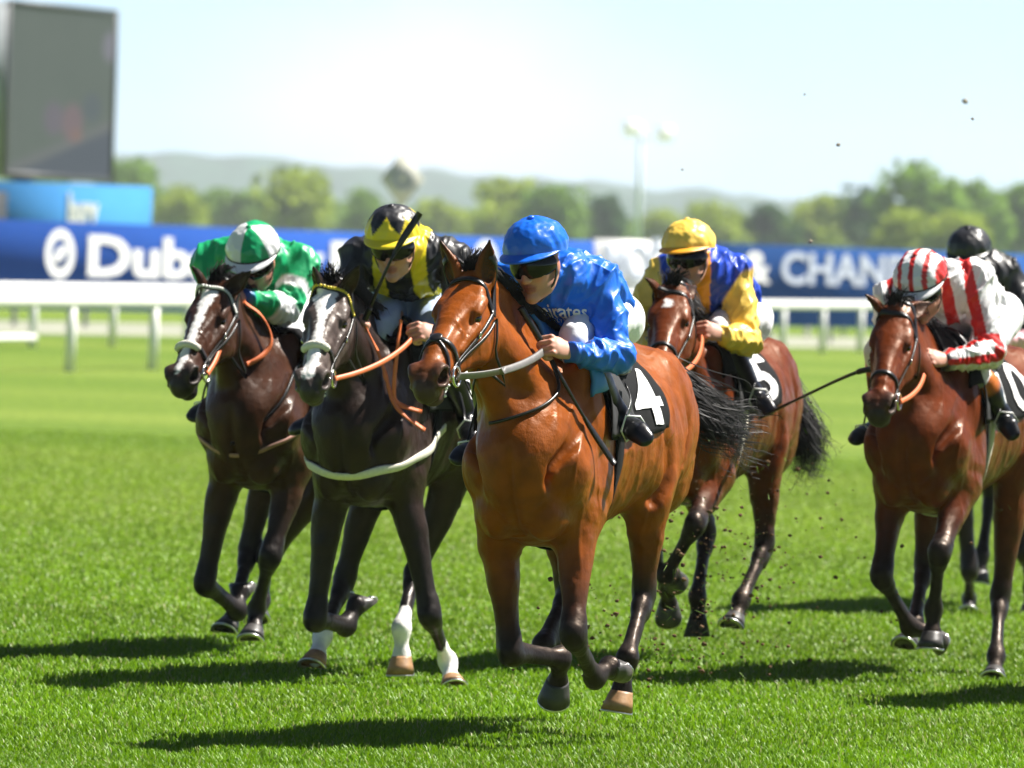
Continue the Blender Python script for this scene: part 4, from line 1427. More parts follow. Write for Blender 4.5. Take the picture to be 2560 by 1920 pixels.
    if 'martingale' in t:
        for s in (-1, 1):
            P = []; N = []
            for i in range(22):
                q = i / 21
                tgt = np.array([.10, s * .12, 1.42]) * (1 - q) + np.array([.56, 0, .98]) * q + np.array([.06, s * .10, 0]) * math.sin(math.pi * q)
                r = snap(bvh, tgt, .006); P.append(r[0]); N.append(r[1])
            strap('neck_strap', np.array(P), np.array(N), .016, L, .005, root)
    # number cloth, saddle and girth on the barrel
    ax0 = np.array([0, 0, 1.12])

    def barrel(x, a, off):
        d = np.array([0, math.sin(a), math.cos(a)])
        r = cast(bvh, np.array([x, 0, 1.14]) + d * .8, -d, off)
        return r if r else (np.array([x, 0, 1.14]) + d * .3, d)

    def drape(name, xa, xb, aa, ab, nx, na, off, th, m, par, fx=None):
        V = []; 
        for lay in (off, off + th):
            for i in range(nx):
                for j in range(na):
                    x = xa + (xb - xa) * i / (nx - 1); a = aa + (ab - aa) * j / (na - 1)
                    if fx: x, a = fx(x, a, i / (nx - 1), j / (na - 1))
                    V.append(barrel(x, a, lay)[0])
        n = nx * na; g = lambda i, j, l: l * n + i * na + j
        Q = []
        for i in range(nx - 1):
            for j in range(na - 1):
                Q.append((g(i, j, 1), g(i, j + 1, 1), g(i + 1, j + 1, 1), g(i + 1, j, 1)))
                Q.append((g(i, j, 0), g(i + 1, j, 0), g(i + 1, j + 1, 0), g(i, j + 1, 0)))
        for i in range(nx - 1):
            for j, sgn in ((0, 1), (na - 1, -1)):
                q = (g(i, j, 0), g(i, j, 1), g(i + 1, j, 1), g(i + 1, j, 0)); Q.append(q if sgn > 0 else q[::-1])
        for j in range(na - 1):
            for i, sgn in ((0, -1), (nx - 1, 1)):
                q = (g(i, j, 0), g(i, j, 1), g(i, j + 1, 1), g(i, j + 1, 0)); Q.append(q if sgn > 0 else q[::-1])
        V = np.array(V)
        V[:, :] += ((vnoise(V, 9) - .5) * .012)[:, None] * np.array([0, .6, .6])
        return np_mesh(name, V, np.array(Q), m, par)
    cl = drape('number_cloth', -.62, .12, -1.52, 1.52, 26, 40, .006, .006, M['black_cloth'], root,
               lambda x, a, i, j: (x, a * (1.0 - .10 * (1 - i) ** 2)))
    if 'number' in t:
        for s in (1,) if t.get('one_side', True) else (1, -1):
            me = text_mesh(t['number'], 1.0, .018, 0, 4)
            bm = bmesh.new(); bm.from_mesh(me); bpy.data.meshes.remove(me)
            for ax_, rg in ((0, 3), (1, 3)):
                vals = [v.co[ax_] for v in bm.verts]
                for c in np.linspace(min(vals), max(vals), 15)[1:-1]:
                    co = [0, 0, 0]; no = [0, 0, 0]; co[ax_] = c; no[ax_] = 1
                    bmesh.ops.bisect_plane(bm, geom=bm.verts[:] + bm.edges[:] + bm.faces[:], plane_co=co, plane_no=no)
            xs = [v.co.x for v in bm.verts]; ys = [v.co.y for v in bm.verts]
            nx0, nx1, na0, na1 = t.get('nbox', (-.21, -.53, .60, 1.34))
            V = []
            for v in bm.verts:
                fx = (v.co.x - min(xs)) / (max(xs) - min(xs)); fy = (v.co.y - min(ys)) / (max(ys) - min(ys))
                V.append(barrel(nx0 + (nx1 - nx0) * fx, s * (na1 + (na0 - na1) * fy), .0165)[0])
            bm.verts.index_update()
            T = [[v.index for v in f.verts] for f in bm.faces]
            me2 = bpy.data.meshes.new('number'); me2.from_pydata([tuple(v) for v in V], [], T); bm.free()
            me2.materials.append(M['white_print']); link(bpy.data.objects.new('number', me2), cl)
    sd = empty('saddle', (0, 0, 0), 0, root)
    drape('seat', -.42, .02, -.62, .62, 16, 20, .018, .022, M['leather'], sd, lambda x, a, i, j: (x, a * (.75 + .35 * math.sin(3.14 * i))))
    for s in (-1, 1):
        drape('saddle_flap', -.10, .16, s * .45, s * 1.46, 14, 18, .022, .005, M[t.get('flap', 'grey_flap')], sd,
              lambda x, a, i, j: (x - .14 * (1 - j) * (.3) - .10 * j * j * (1 - i) + .02, a))
    drape('pommel_pad', .10, .27, -.85, .85, 12, 24, .010, .016, M[t.get('pad', 'black_cloth')], sd)
    P = []; N = []
    for i in range(33):
        a = 1.2 + (2 * math.pi - 2.4) * i / 32; r = snap(bvh, (-.02, .31 * math.sin(a), 1.10 + .36 * math.cos(a)), .008); P.append(r[0]); N.append(r[1])
    strap('girth', np.array(P), np.array(N), .075, M[t.get('girth', 'cream_strap')], .008, root)


def rein(H, name, pts, w, m, label=None, th=.006):
    """strap through the given points (local axes), flat side outward"""
    P = catmull(pts, 6); N = []
    for i in range(len(P)):
        t = nrm(P[min(i + 1, len(P) - 1)] - P[max(i - 1, 0)])
        o = np.array([0.25, np.sign(P[i][1] + 1e-6) * .9, .35]); N.append(nrm(o - t * t.dot(o)))
    k = MB(); k.ribbon(P, np.array(N), w, th); k.ribbon(P, -np.array(N), w, th * .3)
    o = k.build(name, m, H['root'], smooth=False)
    if label: o['label'] = label
    return o


# ------------------------------------------------------------------ jockeys
def build_jockey(js, H):
    fr = H['fr']
    def pk(key, default):
        v = js.get(key)
        if v is None: return np.array(default, float)
        if len(v) == 4: return np.array(v[:3], float)
        return fr.pick(*v)
    Y = np.array([0, 1, 0.]); X = np.array([1., 0, 0]); Z = np.array([0, 0, 1.])
    hc = pk('head', (.33, 0, 1.84))
    sh = {-1: pk('shR', (.08, -.17, 1.75)), 1: pk('shL', (.08, .17, 1.75))}
    el = {-1: pk('elR', (.13, -.27, 1.46)), 1: pk('elL', (.13, .27, 1.46))}
    wr = {-1: pk('wrR', (.40, -.09, 1.46)), 1: pk('wrL', (.40, .09, 1.46))}
    kn = {-1: pk('knR', (.12, -.25, 1.47)), 1: pk('knL', (.12, .25, 1.47))}
    an = {-1: pk('anR', (-.22, -.31, 1.15)), 1: pk('anL', (-.22, .31, 1.15))}
    to = {-1: pk('toR', (-.06, -.37, 1.07)), 1: pk('toL', (-.06, .37, 1.07))}
    pv = pk('pelvis', (-.36, 0, 1.60))
    ch = (sh[1] + sh[-1]) / 2
    up = nrm(ch - pv)
    nb = ch + nrm(hc - ch) * .07 + up * .045
    side = nrm(sh[1] - sh[-1])
    back = nrm(np.cross(up, side)) * -1.0            # towards the rider's back
    if back.dot(Z) < 0: back = -back
    mid = pv * .5 + ch * .5 + back * .055
    # head axes
    yw, pt, rl = (math.radians(a) for a in js.get('face', (0, 25, 0)))
    hy = np.array([math.cos(yw) * math.cos(pt), math.sin(yw) * math.cos(pt), -math.sin(pt)])
    hx = nrm(np.cross(Z, hy)); hz = np.cross(hy, hx)          # hx to the rider's left
    hx, hz = hx * math.cos(rl) + hz * math.sin(rl), hz * math.cos(rl) - hx * math.sin(rl)
    R = np.stack([hx, hy, hz], 1)
    def q(x, y, z): return hc + R @ np.array([x, y, z])
    skin = np.array(js.get('skin', (.52, .27, .19))); lip = np.array([.36, .12, .10]); shade = skin * .9
    org = pv.copy(); org[2] = 1.10
    root = empty('person', fr.world(org), fr.rz)
    hq = js.get('h', .009)
    # ---------- body: head, neck, trunk, arms, hands and legs as one skin
    B = Sdf()
    B.ell(q(0, -.018, .045), (.076, .096, .095), R, .02, skin)
    B.ell(q(0, .030, -.028), (.060, .062, .082), R, .03, skin)
    B.ell(q(0, .052, .035), (.058, .044, .034), R, .03, skin)
    for s in (-1, 1):
        B.chain([q(s * .056, -.012, -.045), q(s * .046, .030, -.085), q(0, .070, -.105)], [.020, .020, .019], .02, skin, hx, 3)
        B.ell(q(s * .040, .060, -.018), (.028, .024, .024), R, .02, skin * np.array([1.05, .9, .9]))
        B.ell(q(s * .076, -.012, -.006), (.010, .022, .034), R, .008, skin * np.array([1.05, .85, .82]))
        B.ell(q(s * .031, .090, .014), (.020, .014, .011), R, .012, shade, op='s')
        B.ell(q(s * .031, .083, .013), (.015, .013, .012), R, .006, skin * .9)
        B.ell(q(s * .0125, .103, -.034), (.010, .011, .009), R, .008, skin)
    B.chain([q(-.052, .074, .032), q(0, .090, .030), q(.052, .074, .032)], [.012, .013, .012], .015, skin, hz, 3)
    B.chain([q(0, .088, .018), q(0, .104, -.010), q(0, .113, -.030)], [.010, .011, .0135], .010, skin * np.array([1.05, .9, .88]), hx, 3)
    B.ell(q(0, .080, -.107), (.022, .017, .016), R, .015, skin)
    B.chain([q(-.022, .081, -.064), q(0, .092, -.060), q(.022, .081, -.064)], [.005, .0065, .005], .006, lip, hz, 3)
    B.chain([q(-.020, .081, -.075), q(0, .090, -.076), q(.020, .081, -.075)], [.005, .0075, .005], .006, lip, hz, 3)
    B.chain([q(-.024, .092, -.069), q(0, .101, -.068), q(.024, .092, -.069)], [.003, .0035, .003], .004, lip * .4, hz, 3, op='s')
    B.chain([q(0, -.035, -.04), (q(0, -.035, -.04) + nb) / 2, nb], [(.055, .058), (.056, .060), (.075, .07)], .03, skin, hx, 3)
    B.chain([pv, mid, ch, nb], [(.07, .05), (.09, .06), (.145, .09), (.07, .06)], .03, skin, side, 3)
    hands = []
    for s in (-1, 1):
        B.chain([ch + (sh[s] - ch) * .7, sh[s], sh[s] * .5 + el[s] * .5, el[s], el[s] * .5 + wr[s] * .5, wr[s]], [.05, .05, .042, .036, .034, .025], .02, skin, Y, 2)
        B.chain([pv + Y * s * .09, pv * .4 + kn[s] * .6 + Z * .02, kn[s], kn[s] * .6 + an[s] * .4, an[s], to[s]], [.055, .05, .040, .038, .024, .018], .02, skin, Y, 2)
        a = nrm(js.get('handL' if s > 0 else 'handR', (1, -s * .35, -.25)))
        n = np.array(js.get('backL' if s > 0 else 'backR', (.25, s * .8, .55))); n = nrm(n - a * a.dot(n)); w = np.cross(a, n) * -s   # w to the thumb side
        if w[2] < 0: w = -w
        c = wr[s]; g_ = 1.16
        B.chain([c, c + a * .035, c + a * .064], [(.028, .021), (.039, .021), (.044, .019)], .015, skin, w, 2)
        B.ell(c + a * .068, (.040, .044, .020), np.stack([a, w, n], 1), .012, skin)
        for j in range(4):
            k0 = c + a * (.102 - .0045 * abs(j - 1)) + w * (.035 - .0236 * j)
            l = (.042, .045, .042, .034)[j]
            k1 = k0 + a * l * .62 - n * l * .70; k2 = k1 - a * l * .55 - n * l * .45; k3 = k2 - a * l * .5 + n * l * .25
            B.ell(k0 + n * .004, (.012, .0112, .0105), np.stack([a, w, n], 1), .006, skin * np.array([1.06, .9, .86]))
            B.chain([k0 - a * .01, k0, k1, k2, k3], [.0112, .0116, .0105, .0098, .0086], .003, [skin, skin, skin, skin, skin * np.array([1.05, .88, .85])], w, 3)
        t0 = c + a * .026 + w * .030 - n * .009
        B.chain([t0, t0 + a * .040 + w * .016 - n * .016, t0 + a * .072 + w * .005 - n * .032, t0 + a * .090 - w * .012 - n * .041], [.0165, .0145, .013, .010], .008, skin, n, 3)
        hands.append((s, c + a * .098 - n * .034, a, n, w))
    allp = np.array([pv, mid, ch, nb] + list(sh.values()) + list(el.values()) + list(wr.values()) + list(kn.values()) + list(an.values()) + list(to.values()))
    lo = allp.min(0) - .16; hi = allp.max(0) + .16
    grids = []
    bx = []
    hb = (hc - .17, hc + .17)
    for s, c, a, n, w in hands:
        bx.append((c - .115, c + .115))
    cutn = nrm(hc - nb); cp = hc - cutn * .105
    inhead = lambda c: ((c - cp) @ cutn) > 0
    def wristf(s, e): return lambda c: (((c - wr[s]) @ nrm(wr[s] - el[s])) > e) & (np.linalg.norm(c - wr[s], axis=1) < .17)
    fL, fR = wristf(1, -.004), wristf(-1, -.004)
    grids.append((lo, hi, .013, lambda c: ~(((c - cp) @ cutn) > .001) & ~wristf(1, .0)(c) & ~wristf(-1, .0)(c)))
    grids.append((hc - .20, hc + .20, js.get('hh', .0045), lambda c: ((c - cp) @ cutn) > -.004))
    for s, f in ((1, fL), (-1, fR)):
        cc = wr[s] + nrm(wr[s] - el[s]) * .05
        grids.append((cc - .15, cc + .15, js.get('hh', .0045), f))
    V, Q, C = B.mesh(grids, True, 1)
    np_mesh('body', V, Q, M['skin'], root, cols=C, offset=org)
    # ---------- silks
    sc = [np.array(c) for c in js['silk']]; tc = sc[0]
    S = Sdf()
    sl = js.get('sleeve', [tc] * 8)
    lw = pv + up * .005
    S.chain([lw, lw * .5 + mid * .5 + back * .015, mid, ch - up * .02, ch + up * .03, nb + up * .0], [(.148, .108), (.160, .118), (.162, .122), (.178, .128), (.160, .115), (.078, .074)], .03, tc, side, 3)
    S.ell(ch - back * .045 - up * .05, (.14, .09, .10), np.stack([side, back, up], 1), .05, tc)
    for s in (-1, 1):
        S.ell(sh[s] * .85 + ch * .15 + back * .02 - up * .02, (.085, .07, .085), np.stack([side, back, up], 1), .05, tc)
        d1 = sh[s] + (el[s] - sh[s]) * np.array([0, .2, .4, .6, .8, 1.0])[:, None]; d2 = el[s] + (wr[s] - el[s]) * np.array([.15, .3, .45, .6, .8, .97])[:, None]
        pts = np.concatenate([d1, d2]); rd = [.074, .072, .068, .064, .062, .062, .061, .060, .056, .050, .042, .034]
        cs = [np.array(sl[min(int(i * len(sl) / 12), len(sl) - 1)]) for i in range(12)]
        cs2 = []; p2 = []; r2 = []
        for i in range(12):      # doubled stations keep the colour bands crisp
            p2.append(pts[i]); r2.append(rd[i]); cs2.append(cs[i])
            if i < 11: p2.append(pts[i] * .08 + pts[i + 1] * .92); r2.append(rd[i] * .08 + rd[i + 1] * .92); cs2.append(cs[i])
        S.chain(p2, r2, .035, np.array(cs2), Y, 1, kc=.004)
        S.chain([wr[s] + (el[s] - wr[s]) * .06, wr[s] + (el[s] - wr[s]) * .01], [.036, .035], .006, np.array(js.get('cuff', tc)), Y, 1, kc=.004)
    V, Q, C = S.mesh([(allp.min(0) - .16, allp.max(0) + .16, hq, None)], True, 1)
    # cloth folds
    ND = vnorm(V, Q)
    f = np.zeros(len(V))
    w0 = np.stack([vnoise(V + 3, 5), vnoise(V + 7, 5), vnoise(V + 11, 5)], 1)
    for fr_, am in ((7, .012), (15, .016), (30, .010)):
        r = 1 - np.abs(2 * vnoise(V * np.array([.8, 1.0, .55]) + w0 * .10, fr_) - 1)
        f += am * (r ** 3.0 - .3)
    for s in (-1, 1):     # tight folds at the elbow
        dd = np.linalg.norm(V - el[s], axis=1); t = (V - el[s]) @ nrm(wr[s] - sh[s])
        f += .006 * np.sin(t * 150 + 5 * w0[:, 0] * 3) * np.exp(-(dd / .09) ** 2)
    V0 = V; V = V + ND * f[:, None]
    if 'pattern' in js:
        rel = V0 - ch
        arm = np.minimum.reduce([seg_d(V0, sh[s], el[s]) for s in (-1, 1)] + [seg_d(V0, el[s], wr[s]) for s in (-1, 1)])
        C = js['pattern'](C, rel @ side, rel @ up, rel @ back, arm, V0, dict(sh=sh, el=el, wr=wr, side=side, up=up, back=back))
    so = np_mesh('silks', V, Q, M[js.get('silkmat', 'silk')], root, cols=C, offset=org)
    # ---------- breeches
    bc = np.array(js.get('breech', (.78, .78, .80)))
    T = Sdf()
    T.chain([pv - up * .04, pv, pv + up * .10, pv + up * .17], [(.10, .08), (.128, .092), (.132, .095), (.125, .085)], .03, bc, side, 3)
    for s in (-1, 1):
        hp_ = pv + side * s * .085 - up * .01
        T.ell(hp_ + back * .01 - up * .01, (.078, .082, .078), np.stack([side, back, up], 1), .05, bc)
        T.chain([hp_, hp_ * .55 + kn[s] * .45 + Z * .03, kn[s] + Z * .005, kn[s] * .78 + an[s] * .22], [(.092, .098), (.086, .092), (.056, .060), (.053, .057)], .05, bc, Y, 4)
    V, Q, C = T.mesh([(allp.min(0) - .16, allp.max(0) + .16, hq + .001, None)], True, 1)
    ND = vnorm(V, Q); V = V + ND * ((vnoise(V, 14) - .5) * .010 + (vnoise(V, 34) - .5) * .004)[:, None]
    np_mesh('breeches', V, Q, M['breeches'], root, cols=C, offset=org)
    # ---------- boots
    b1 = np.array(js.get('boot', (.006, .006, .008))); b2 = np.array(js.get('boot_top', b1))
    for s in (-1, 1):
        O = Sdf(); sn = nrm(an[s] - kn[s]); ft = nrm(to[s] - an[s])
        k1 = kn[s] + sn * .075
        heel = an[s] - ft * .045 + sn * .035
        O.chain([k1, k1 * .88 + an[s] * .12], [(.064, .066), (.064, .068)], .004, b2, Y, 1, kc=.003)
        O.chain([k1 * .86 + an[s] * .14, k1 * .6 + an[s] * .4, k1 * .22 + an[s] * .78, an[s]], [(.062, .066), (.058, .066), (.044, .048), (.042, .048)], .01, b1, Y, 3, kc=.003)
        O.chain([heel, an[s] + ft * .05 + sn * .03, to[s] - ft * .02, to[s] + ft * .035], [(.036, .040), (.042, .040), (.046, .030), (.036, .020)], .03, b1, nrm(np.cross(ft, sn)), 3)
        V, Q, C = O.mesh([(np.minimum.reduce([k1, an[s], to[s], heel]) - .11, np.maximum.reduce([k1, an[s], to[s], heel]) + .11, .0075, None)], True, 1)
        np_mesh('boot', V, Q, M['boot'], root, cols=C, offset=org)
        # stirrup iron and leather hang from the saddle
        ty = to[s] - ft * .045; lat = nrm(np.cross(ft, sn))
        m = MB(); pts = [ty + lat * .050 + sn * .030, ty - lat * .050 + sn * .030, ty - lat * .046 - sn * .018, ty - sn * .056, ty + lat * .046 - sn * .018]
        m.tube(pts, .0040, 6, closed=True); m.build('stirrup', M['white_paint'] if js.get('iron_white', True) else M['metal'], H['root'])
        P0 = np.array([-.06, s * .25, 1.36]); P1 = ty - sn * .056
        pp = [P0 * (1 - t) + P1 * t + Y * s * .02 * math.sin(3.14 * t) for t in np.linspace(0, 1, 6)]
        m = MB(); m.ribbon(pp, [Y * s] * 6, .025, .004); m.build('stirrup_leather', M['leather'], H['root'], smooth=False)
    # ---------- cap over the helmet
    rx, ry, rz = .117, .137, .112; cc = np.array([0, -.014, .066])
    nu, nv = 96, 40; V = []; C = []; cf = js['cap']
    rngo = RNG.random() * 50
    for i in range(nv + 1):
        t = i / nv; th = t * math.radians(100)
        for j in range(nu):
            ph = 2 * math.pi * j / nu
            thj = th * (1 + .0 * math.cos(ph)) * (1.0 + .10 * t * (-math.cos(ph)))
            x = rx * math.sin(thj) * math.sin(ph); y = ry * math.sin(thj) * math.cos(ph); z = rz * math.cos(thj)
            V.append((x, y, z)); C.append(cf(math.degrees(ph), t))
    V = np.array(V); nn = V / np.array([rx, ry, rz]) ** 2; nn /= np.linalg.norm(nn, axis=1)[:, None]
    ph = np.arctan2(V[:, 0], V[:, 1])
    wr_ = (vnoise(V + rngo, 26) - .5) * .009 + (vnoise(V + rngo, 60) - .5) * .005
    tt = np.repeat(np.arange(nv + 1) / nv, nu)
    wr_ += .0040 * np.sin(ph * 14 + 3 * vnoise(V, 20)) * np.clip(tt - .55, 0, 1) * 2
    V = V + nn * (wr_ * np.clip((1 - tt) * 6, 0, 1))[:, None]
    Qc = np.array([(i * nu + j, (i + 1) * nu + j, (i + 1) * nu + (j + 1) % nu, i * nu + (j + 1) % nu) for i in range(nv) for j in range(nu)])
    Wc = np.array([q(*(v + cc)) for v in V])
    capo = np_mesh('cap', Wc, Qc, M[js.get('capmat', 'silk_cap')], root, cols=np.array(C), offset=org)
    m = MB(); m.ell(q(0, cc[1], cc[2] + rz), (.014, .014, .008), R); m.build('button', capmat_plain(cf(0, .02)), capo, offset=org)
    V = []; C = []; n = 33
    for lay in (0, .004):       # peak
        for k in range(n):
            ph = math.radians(-78 + 156 * k / (n - 1)); e = math.cos(ph * 90 / 78 * .98)
            for r_ in (0, .34, .67, 1):
                ext = .004 + .046 * e * r_
                x = (rx * .985 + ext * .55) * math.sin(ph); y = (ry * .985 + ext) * math.cos(ph)
                z = rz * math.cos(math.radians(100) * (1 - .10 * math.cos(ph))) + .004 - ext * .40 + lay
                V.append(q(x + cc[0], y + cc[1], z + cc[2])); C.append(js.get('peak', cf)(math.degrees(ph), 1.0) if callable(js.get('peak', cf)) else js['peak'])
    g = lambda l, k, r_: l * n * 4 + k * 4 + r_
    Qp = [(g(1, k, r_), g(1, k, r_ + 1), g(1, k + 1, r_ + 1), g(1, k + 1, r_)) for k in range(n - 1) for r_ in range(3)] + \
         [(g(0, k, r_), g(0, k + 1, r_), g(0, k + 1, r_ + 1), g(0, k, r_ + 1)) for k in range(n - 1) for r_ in range(3)] + \
         [(g(0, k, 3), g(0, k + 1, 3), g(1, k + 1, 3), g(1, k, 3)) for k in range(n - 1)]
    np_mesh('peak', np.array(V), np.array(Qp), M[js.get('capmat', 'silk_cap')], capo, cols=np.array(C), offset=org)
    if 'band' in js:
        V = []; n = 64
        for k in range(n):
            ph = 2 * math.pi * k / n; zz = rz * math.cos(math.radians(100) * (1 - .10 * math.cos(ph))) + .008
            for r_, z in ((1.012, zz + .006), (1.022, zz), (1.012, zz - .006)):
                V.append(q(rx * r_ * math.sin(ph) + cc[0], ry * r_ * math.cos(ph) + cc[1], z + cc[2]))
        np_mesh('elastic_band', np.array(V), np.array([(k * 3 + a, k * 3 + a + 1, (k + 1) % n * 3 + a + 1, (k + 1) % n * 3 + a) for k in range(n) for a in (0, 1)]), M['leather'], capo, offset=org)
    # ---------- goggles and chin strap
    if js.get('goggles', True):
        V = []; n = 31
        for k in range(n):
            f_ = -1 + 2 * k / (n - 1); ph = math.radians(84 * f_)
            hgt = .027 * (1 - .35 * abs(f_) ** 3) * (1 - .22 * math.exp(-(f_ / .12) ** 2))
            rr = 1.0
            for z, o in ((.022 + hgt, .002), (.016 + hgt * .5, .010), (.008, .013), (.006 - hgt * .7, .010), (.004 - hgt * 1.15, .001)):
                V.append(q((.082 + o) * math.sin(ph), (.100 + o) * math.cos(ph) + .004, z))
        np_mesh('goggles', np.array(V), np.array([(k * 5 + a, k * 5 + a + 1, (k + 1) * 5 + a + 1, (k + 1) * 5 + a) for k in range(n - 1) for a in range(4)]), M['goggle'], root, offset=org)
    m = MB()
    for s in (-1, 1):
        P_ = [q(s * .088, .012, .02), q(s * .080, .015, -.04), q(s * .058, .035, -.088), q(s * .02, .055, -.125)]
        P_ = catmull(P_, 4); m.ribbon(P_, [hx * s] * len(P_), .014, .003)
    m.ribbon([q(-.024, .053, -.124), q(0, .060, -.127), q(.024, .053, -.124)], [-hz] * 3, .014, .003)
    m.build('chin_strap', M['leather'], root, smooth=False, offset=org)
    bvh = BVHTree.FromPolygons([tuple(p) for p in np.asarray([list(v.co) for v in so.data.vertices]) + org], [tuple(p.vertices) for p in so.data.polygons])
    return dict(root=root, org=org, hands={s: (c, a, n, w) for s, c, a, n, w in hands}, silks=so, sbvh=bvh, wr=wr, q=q, R=R)


_plain = {}
def capmat_plain(c):
    c = tuple(float(x) for x in c)
    if c not in _plain: _plain[c] = mat('button_cloth', c, .4, .5)
    return _plain[c]


def seg_d(V, a, b):
    ax = b - a; t = np.clip(((V - a) @ ax) / ax.dot(ax), 0, 1); return np.linalg.norm(V - a - t[:, None] * ax, axis=1)


def vnorm(V, Q):
    n = np.cross(V[Q[:, 2]] - V[Q[:, 0]], V[Q[:, 3]] - V[Q[:, 1]])
    o = np.zeros_like(V)
    for k in range(4):
        for c in range(3): o[:, c] += np.bincount(Q[:, k], n[:, c], len(V))
    return o / (np.linalg.norm(o, axis=1)[:, None] + 1e-12)


def whip(fr, P, name_label, flap=.05, grip=.16, lat=(0, 1, .3)):
    """handle, shaft and padded flap along the points P (local axes of the horse)"""
    P = catmull(P, 6); o = P[0]
    root = empty('riding_whip', fr.world(o), fr.rz)
    L = np.concatenate([[0], np.cumsum(np.linalg.norm(np.diff(P, axis=0), axis=1))])
    def at_(t): return np.array([np.interp(t, L, P[:, c]) for c in range(3)])
    T = L[-1]
    m = MB(); ts = np.linspace(0, grip, 15)
    m.tube([at_(t) for t in ts], [.015] + [.0125 + .0012 * (i % 2) for i in range(13)] + [.010], 8); m.build('grip', M['leather'], root, offset=o)
    m = MB(); m.tube([at_(t) for t in np.linspace(grip, T - .20, 12)], np.linspace(.0085, .006, 12), 7); m.build('shaft', M['leather'], root, offset=o)
    m = MB(); ts = np.linspace(T - .22, T, 8); m.ribbon([at_(t) for t in ts], [nrm(lat)] * 8, [.012, .02, .026, .028, .03, .03, .03, .028], .006)
    m.ribbon([at_(t) for t in ts], [-nrm(lat)] * 8, [.012, .02, .026, .028, .03, .03, .03, .028], .006)
    m.build('flap', M['leather'], root, smooth=False, offset=o)
    tag(root, name_label, 'whip', 'riding whips')
    return root


def chest_text(J, s, width, cy, cz, rise, m, name='lettering', off=.012, tilt=0.0):
    """print lying on the front of the silks, read from ahead"""
    me = text_mesh(s, 1.0, off, 0, 4)
    bm = bmesh.new(); bm.from_mesh(me); bpy.data.meshes.remove(me)
    xs = [v.co.x for v in bm.verts]; x0, x1 = min(xs), max(xs); k = width / (x1 - x0)
    for c in np.linspace(x0, x1, 41)[1:-1]:
        bmesh.ops.bisect_plane(bm, geom=bm.verts[:] + bm.edges[:] + bm.faces[:], plane_co=(c, 0, 0), plane_no=(1, 0, 0))
    for c in np.linspace(-.5, 1, 9)[1:-1]:
        bmesh.ops.bisect_plane(bm, geom=bm.verts[:] + bm.edges[:] + bm.faces[:], plane_co=(0, c, 0), plane_no=(0, 1, 0))
    V = []
    for v in bm.verts:
        y = (v.co.x - (x0 + x1) / 2) * k; z = v.co.y * k * rise
        yy = cy + y * math.cos(tilt) - z * math.sin(tilt); zz = cz + z * math.cos(tilt) + y * math.sin(tilt)
        loc, nn, _, _ = J['sbvh'].ray_cast(Vector((1.5, yy, zz)), Vector((-1, 0, 0)))
        p = loc + nn * .004 if loc else Vector((0, yy, zz))
        V.append(tuple(np.array(p) - J['org']))
    bm.verts.index_update(); T = [[v.index for v in f.verts] for f in bm.faces]
    me2 = bpy.data.meshes.new(name); me2.from_pydata(V, [], T); bm.free(); me2.materials.append(m)
    link(bpy.data.objects.new(name, me2), J['silks'])


# ------------------------------------------------------------------ the runners
SP = {}
SP['bay'] = dict(
    slim=.96, frame=Frame(.165, 31.95, 15), coat=(.235, .055, .004), poll=(1174, 684, .72), nose=(1054, 922), yaw=-6, tilt=3, h=.0085, hh=.005, hs=1.04,
    earL=(1224, 600, 1), earR=(1101, 603, 1), muzzle=(.060, .036, .030), cmat='coat',
    legs=dict(RF=dict(knee=(1276, 1630, 1), fet=(1402, 1648, -1), hoof=(1388, 1745, -1), elbow=(.20, -.15, .80)),
              LF=dict(knee=(1434, 1588, 1), fet=(1487, 1696, -1), hoof=(1548, 1650, -1), elbow=(.20, .15, .82)),
              LH=dict(stifle=(-.70, .20, .98), hock=(1610, 1490, -1), fet=(1568, 1645, 1), hoof=(1545, 1783, 1), mat='hoof_tan'),
              RH=dict(stifle=(-.68, -.19, .98), hock=(1420, 1480, -1), fet=(1358, 1612, 1), hoof=(1390, 1600, -1), mat='hoof_tan')),
    tail=[(1775, 1040, -1.75), (1835, 1085, -1.95), (1850, 1150, -2.05)], tail_w=.75,
    tack=dict(grackle=True, double=True, number='4', flap='grey_flap', pad='blue_pad', nose_u=.40, girth='black_cloth', foam=True),
    forelock=.2, fl_side=.3, mane_side=1)
SP['black_star'] = dict(
    slim=.92, frame=Frame(-.545, 36.0, 15), coat=(.022, .012, .009), poll=(827, 709, .72), nose=(770, 935), yaw=2, tilt=2, h=.0095, hh=.006, hs=1.02,
    earL=(899, 661, 1), earR=(783, 667, 1), muzzle=(.050, .042, .040), cmat='coat_dark', grey_face=.8,
    marks=[([(.085, .0, -.012), (.13, .0, 0)], [.052, .042], 'head'), ([(.12, .0, 0), (.22, 0, .0), (.36, 0, .002), (.47, .005, .0), (.56, 0, -.006)], [.04, .022, .021, .034, .030], 'head'),
           ([-.16, .45], [.075, .085], 'LF'), ([-.10, .6], [.08, .09], 'LH'), ([.1, .7], [.07, .08], 'RH')],
    legs=dict(RF=dict(knee=(788, 1548, 1), fet=(866, 1566, -1), hoof=(908, 1478, -1)),
              LF=dict(knee=(1076, 1540, 1), fet=(1119, 1655, -1), hoof=(1138, 1735, 1), mat='hoof_tan'),
              LH=dict(stifle=(-.66, .19, .98), hock=(1035, 1440, -1), fet=(1003, 1570, 1), hoof=(1004, 1690, 1), mat='hoof_tan'),
              RH=dict(stifle=(-.66, -.19, .98), hock=(858, 1460, -1), fet=(806, 1590, 1), hoof=(782, 1678, 1), mat='hoof_tan')),
    tack=dict(beads='yellow_bead', fleece=True, number='8', nose_u=.385, breast=dict(z=.90, w=.040, mat='cream_strap', rise=.19), girth='black_cloth', foam=True),
    forelock=.5, fl_side=0)
